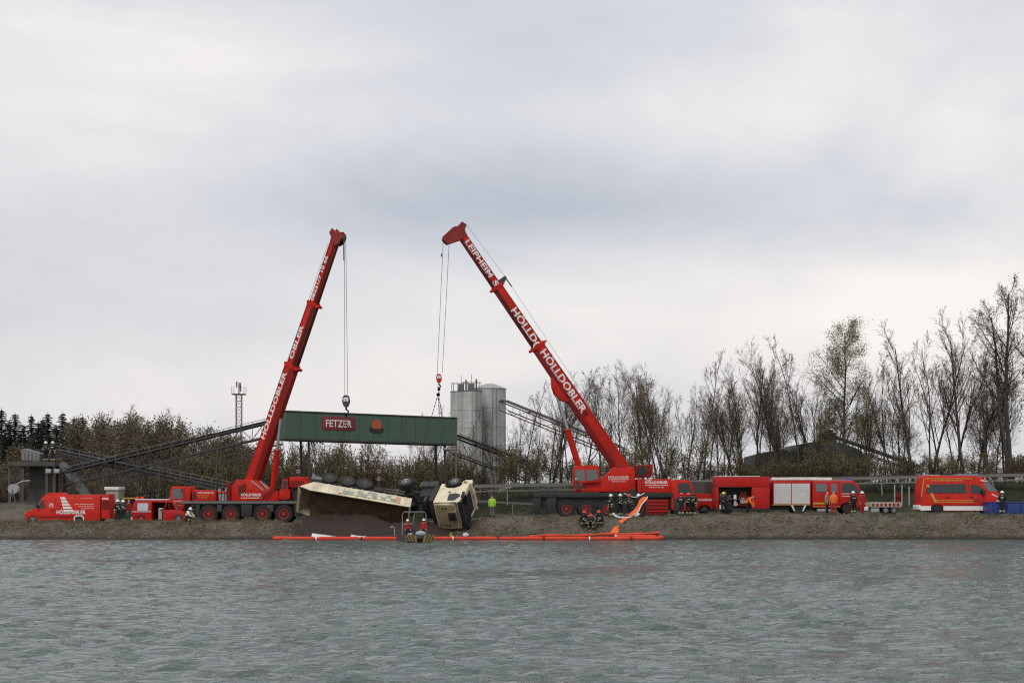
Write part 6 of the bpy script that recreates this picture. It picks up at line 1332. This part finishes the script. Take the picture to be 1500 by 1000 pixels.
def pose_meshes(kind):
    if kind in POSE: return POSE[kind]
    J = pose_joints(kind); names = list(J); me = bpy.data.meshes.new('skel'); me.from_pydata([tuple(J[n]) for n in names], [(names.index(a), names.index(b)) for a, b in BONES], [])
    ob = bpy.data.objects.new('skel', me); COL.objects.link(ob); ob.modifiers.new('s', 'SKIN'); su = ob.modifiers.new('u', 'SUBSURF'); su.levels = 2; su.render_levels = 2
    for i, n in enumerate(names):
        r = RAD.get(n) or RAD[n[:-1]]; me.skin_vertices[0].data[i].radius = r; me.skin_vertices[0].data[i].use_root = (n == 'pelvis')
    dg = bpy.context.evaluated_depsgraph_get(); em = bpy.data.meshes.new_from_object(ob.evaluated_get(dg)); bpy.data.objects.remove(ob)
    V = np.array([v.co[:] for v in em.vertices]); Nn = np.array([v.normal[:] for v in em.vertices]); polys = [tuple(p.vertices) for p in em.polygons]
    A = np.array([J[a][:] for a, b in BONES]); B = np.array([J[b][:] for a, b in BONES])
    bone = []; tt = []
    for p in polys:
        c = V[list(p)].mean(0); d = B - A; t_ = np.clip(((c - A) * d).sum(1) / (d * d).sum(1), 0, 1); q = np.linalg.norm(A + d * t_[:, None] - c, axis=1); k = int(q.argmin()); bone.append(BONES[k]); tt.append(t_[k])
    fw = (J['crown'] - J['neck']).normalized(); hc = (J['head'] + J['crown']) * .5
    # body with face and fingers, rooted in the same mesh
    mb = MB(); mb.add([tuple(v) for v in V], polys)
    up = fw; side_ = Vector((1, 0, 0)); fr = -(side_.cross(up)).normalized() if side_.cross(up)[1] > 0 else side_.cross(up).normalized()
    f0 = hc + up * -.03
    mb.cyl(f0 + fr * .085 + up * .02, f0 + fr * .125 - up * .02, .012, .02, 6)
    for sx in (-1, 1):
        e = f0 + fr * .09 + side_ * sx * .034 + up * .03; mb.ell(tuple(e), (.012, .01, .009), 6, 5, 1); ea = f0 + side_ * sx * .088; mb.ell(tuple(ea), (.014, .025, .034), 6, 5)
    mt_ = f0 + fr * .093 - up * .055; mb.bx(mt_[0] - .025, mt_[0] + .025, mt_[1] - .006, mt_[1] + .006, mt_[2] - .006, mt_[2] + .006, 1)
    for s_ in 'lr':
        d = (J['ha' + s_] - J['wr' + s_]).normalized(); a = Vector((1, 0, 0)); a = (a - d * a.dot(d)); a = a.normalized() if a.length > .1 else Vector((0, 1, 0)); n_ = d.cross(a); cu = n_ if n_[1] < 0 or n_[2] < 0 else -n_
        base = J['ha' + s_]
        for k in range(4):
            o_ = base + a * (-.028 + .019 * k); ln = (.062, .074, .07, .055)[k]
            mb.tube([o_ - d * .02, o_ + d * ln * .55, o_ + d * ln * .85 + cu * ln * .35, o_ + d * ln * .75 + cu * ln * .7], [.0095, .009, .008, .006], 6)
        sg = -1 if s_ == 'l' else 1; th = J['wr' + s_].lerp(base, .45) + a * .03 * sg; mb.tube([th, th + a * .03 * sg + d * .025, th + a * .035 * sg + d * .06], [.012, .0105, .008], 6)
    def shell(sel, off, name):
        idx = {}; vs_ = []; fs = []
        for p, bn, t_ in zip(polys, bone, tt):
            if not sel(bn, t_): continue
            f = []
            for i in p:
                if i not in idx: idx[i] = len(vs_); vs_.append(V[i] + Nn[i] * off)
                f.append(idx[i])
            fs.append(f)
        if not fs: return None
        m = MB(); m.add(vs_, fs); return m.mesh(name, [FBLACK], norm=False)
    arm = lambda b: b[0][:2] in ('sh', 'el') and b[1][:2] in ('el', 'wr')
    torso = lambda b: b[0] in ('pelvis', 'spine', 'chest') and b[1] in ('spine', 'chest', 'neck', 'shl', 'shr')
    leg = lambda b: b[0][:2] in ('hi', 'kn') or b[1][:2] == 'hi'
    out = dict(body=mb.mesh('body', [SKIN, BLACK], smooth=60),
        jacket=shell(lambda b, t_: (torso(b) and not (b == ('chest', 'neck') and t_ > .8)) or (arm(b) and not (b[1][:2] == 'wr' and t_ > .93)) or b[1] in ('hil', 'hir'), .026, 'jacket'),
        trousers=shell(lambda b, t_: leg(b) and not (b[1][:2] == 'an' and t_ > .85), .018, 'trousers'),
        **{'boot' + q: shell(lambda b, t_, q=q: b in (('an' + q, 'to' + q),) or (b[1] == 'an' + q and t_ > .8), .014, 'boot') for q in 'lr'},
        chestband=shell(lambda b, t_: b == ('spine', 'chest') and .55 < t_ < .85, .034, 'chest_band'), hemband=shell(lambda b, t_: b == ('pelvis', 'spine') and t_ < .2, .034, 'hem_band'),
        **{'sleeveband' + q: shell(lambda b, t_, q=q: b == ('el' + q, 'wr' + q) and .45 < t_ < .68, .034, 'sleeve_band') for q in 'lr'},
        **{'legband' + q: shell(lambda b, t_, q=q: b[1] == 'an' + q and .45 < t_ < .72, .028, 'leg_band') for q in 'lr'})
    hm = MB().lathe([(.155, -.02), (.16, .0), (.135, .035), (.125, .08), (.09, .13), (.04, .155), (0, .16)], tuple(hc + up * .0), tuple(up), 18)
    hm.bx(hc[0] - .012, hc[0] + .012, hc[1] - .12, hc[1] + .12, hc[2] + .04, hc[2] + .14)
    out['helmet'] = hm.mesh('helmet', [HELW]); out['neckguard'] = MB().lathe([(.125, -.10), (.13, 0), (.12, .03)], tuple(hc + up * .0 + fr * -.02), tuple(up), 14).mesh('neck_guard', [FBLACK])
    POSE[kind] = out; return out
def person(loc, yaw, kind, label, jacket=FBLACK, trousers=FBLACK, helmet=HELW, band=BAND, legband=True, h=1.0, group='emergency crew'):
    t = thing('person', label, 'person', loc, (0, 0, R(yaw)), group); t.scale = (h, h, h); pm = pose_meshes(kind)
    def put(n, key, mt, slot=0):
        if pm[key] is None or mt is None: return
        o = link(n, pm[key], t)
        if slot is not None: o.material_slots[slot].link = 'OBJECT'; o.material_slots[slot].material = mt
    put('body', 'body', SKIN); put('jacket', 'jacket', jacket); put('trousers', 'trousers', trousers); put('chest_band', 'chestband', band); put('hem_band', 'hemband', band)
    for q in 'lr':
        put('boot', 'boot' + q, BOOT); put('sleeve_band', 'sleeveband' + q, band)
        if legband: put('leg_band', 'legband' + q, BAND)
    put('helmet', 'helmet', helmet); put('neck_guard', 'neckguard', FBLACK if helmet else None)
    return t
def stand(px, Y, yaw, kind, label, **k):
    x = (px - 750) * Y / FPX; z = k.pop('z', None); return person((x, Y, ground(x, Y) if z is None else z), yaw, kind, label, **k)
stand(172.5, 125.8, 20, 'stand', 'firefighter in black with a white helmet next to the service van tail', legband=False)
stand(180.5, 125.4, -10, 'reach', 'firefighter with white helmet and bright bands, second from the service van')
stand(188.5, 126.2, 60, 'stand', 'bareheaded person in dark red beside the two white-helmeted firefighters', jacket=RJACK, trousers=SHIRT, helmet=None, band=None, legband=False)
stand(275, 126.0, 70, 'crouch', 'person in pale jacket crouching by the first crane front wheel', jacket=CLOTH, trousers=FBLACK, helmet=HELW, band=None)
zp = P(60, 677, 141)[2]
person(P(67, 677, 140.5) * 1 + Vector((0, 0, 0)), 20, 'reach', 'firefighter with white helmet on the loading platform, next to the hopper')
person(P(77.5, 677, 140.2), -15, 'stand', 'firefighter with white helmet on the loading platform, nearer the conveyor')
stand(721, 131.5, 190, 'stand', 'person in a lime safety vest standing behind the overturned cab', jacket=VEST, trousers=SHIRT, helmet=None, band=None, legband=False)
bo = P(608, 0, 115.2)
person((bo[0] - .55, 115.5, .16), 20, 'stand', 'boatman in a red life jacket standing at the boat side nearer the trailer', jacket=RJACK, trousers=FBLACK, helmet=HELW, band=None, h=.78)
person((bo[0] + .62, 115.3, .16), -25, 'stand', 'boatman in a red life jacket standing at the boat side nearer the cab', jacket=RJACK, trousers=FBLACK, helmet=HELW, band=None, h=.80)
stand(853, 121.6, 40, 'crouch', 'crouching firefighter at the water edge, first of three', helmet=HELR); stand(866, 121.4, -10, 'crouch', 'crouching firefighter in the middle of three at the water edge', helmet=HELR)
stand(880, 121.8, -40, 'crouch', 'crouching firefighter nearest the orange boom at the water edge', helmet=HELR)
stand(895, 125.2, -60, 'stand', 'firefighter in black beside the red wheel, at the end of the group under the crane'); stand(908.5, 125.6, 30, 'reach', 'firefighter holding the white rope, second in the group under the crane')
stand(921.5, 125.3, -15, 'reach', 'firefighter with a red helmet in the group under the crane', helmet=HELR); stand(935, 126.4, 45, 'reach', 'firefighter bending towards the top of the orange boom', helmet=HELW)
stand(998, 125.2, 150, 'stand', 'firefighter with red helmet seen from behind, first of three by the crane cab', helmet=HELR); stand(1008.5, 125.4, 10, 'reach', 'firefighter with red helmet in the middle of three by the crane cab', helmet=HELR)
stand(1016, 125.7, -30, 'stand', 'dark clad firefighter third of three by the crane cab', helmet=mat('dark_helmet', (.05, .02, .02), .4))
stand(1060, 127.0, 10, 'reach', 'person with a lime helmet leaning into the open red trailer', helmet=HELY, band=None, legband=False)
stand(1094, 126.6, 60, 'bend', 'person in an orange jacket bending at the open red trailer hatch', jacket=OJACK, trousers=FBLACK, helmet=None, band=None, legband=False)
stand(1221, 126.0, 170, 'stand', 'worker in orange jacket and red trousers by the fire engine door', jacket=OJACK, trousers=mat('red_trousers', (.38, .03, .03), .8), helmet=None, band=None, legband=False)
stand(1211.5, 126.6, 60, 'stand', 'person in pale clothes half hidden by the worker in orange', jacket=mat('khaki_cloth', (.28, .24, .14), .85), trousers=FBLACK, helmet=None, band=None, legband=False)
stand(1250, 126.0, 200, 'stand', 'firefighter with white helmet beside the fire engine windscreen'); stand(1262.5, 125.7, 30, 'stand', 'person all in red beside the firefighter at the engine front', jacket=RJACK, trousers=mat('dark_red_trousers', (.30, .02, .02), .8), helmet=HELW, band=None, legband=False)
stand(1468, 124.6, 160, 'reach', 'firefighter with white helmet walking in front of the minibus bonnet')
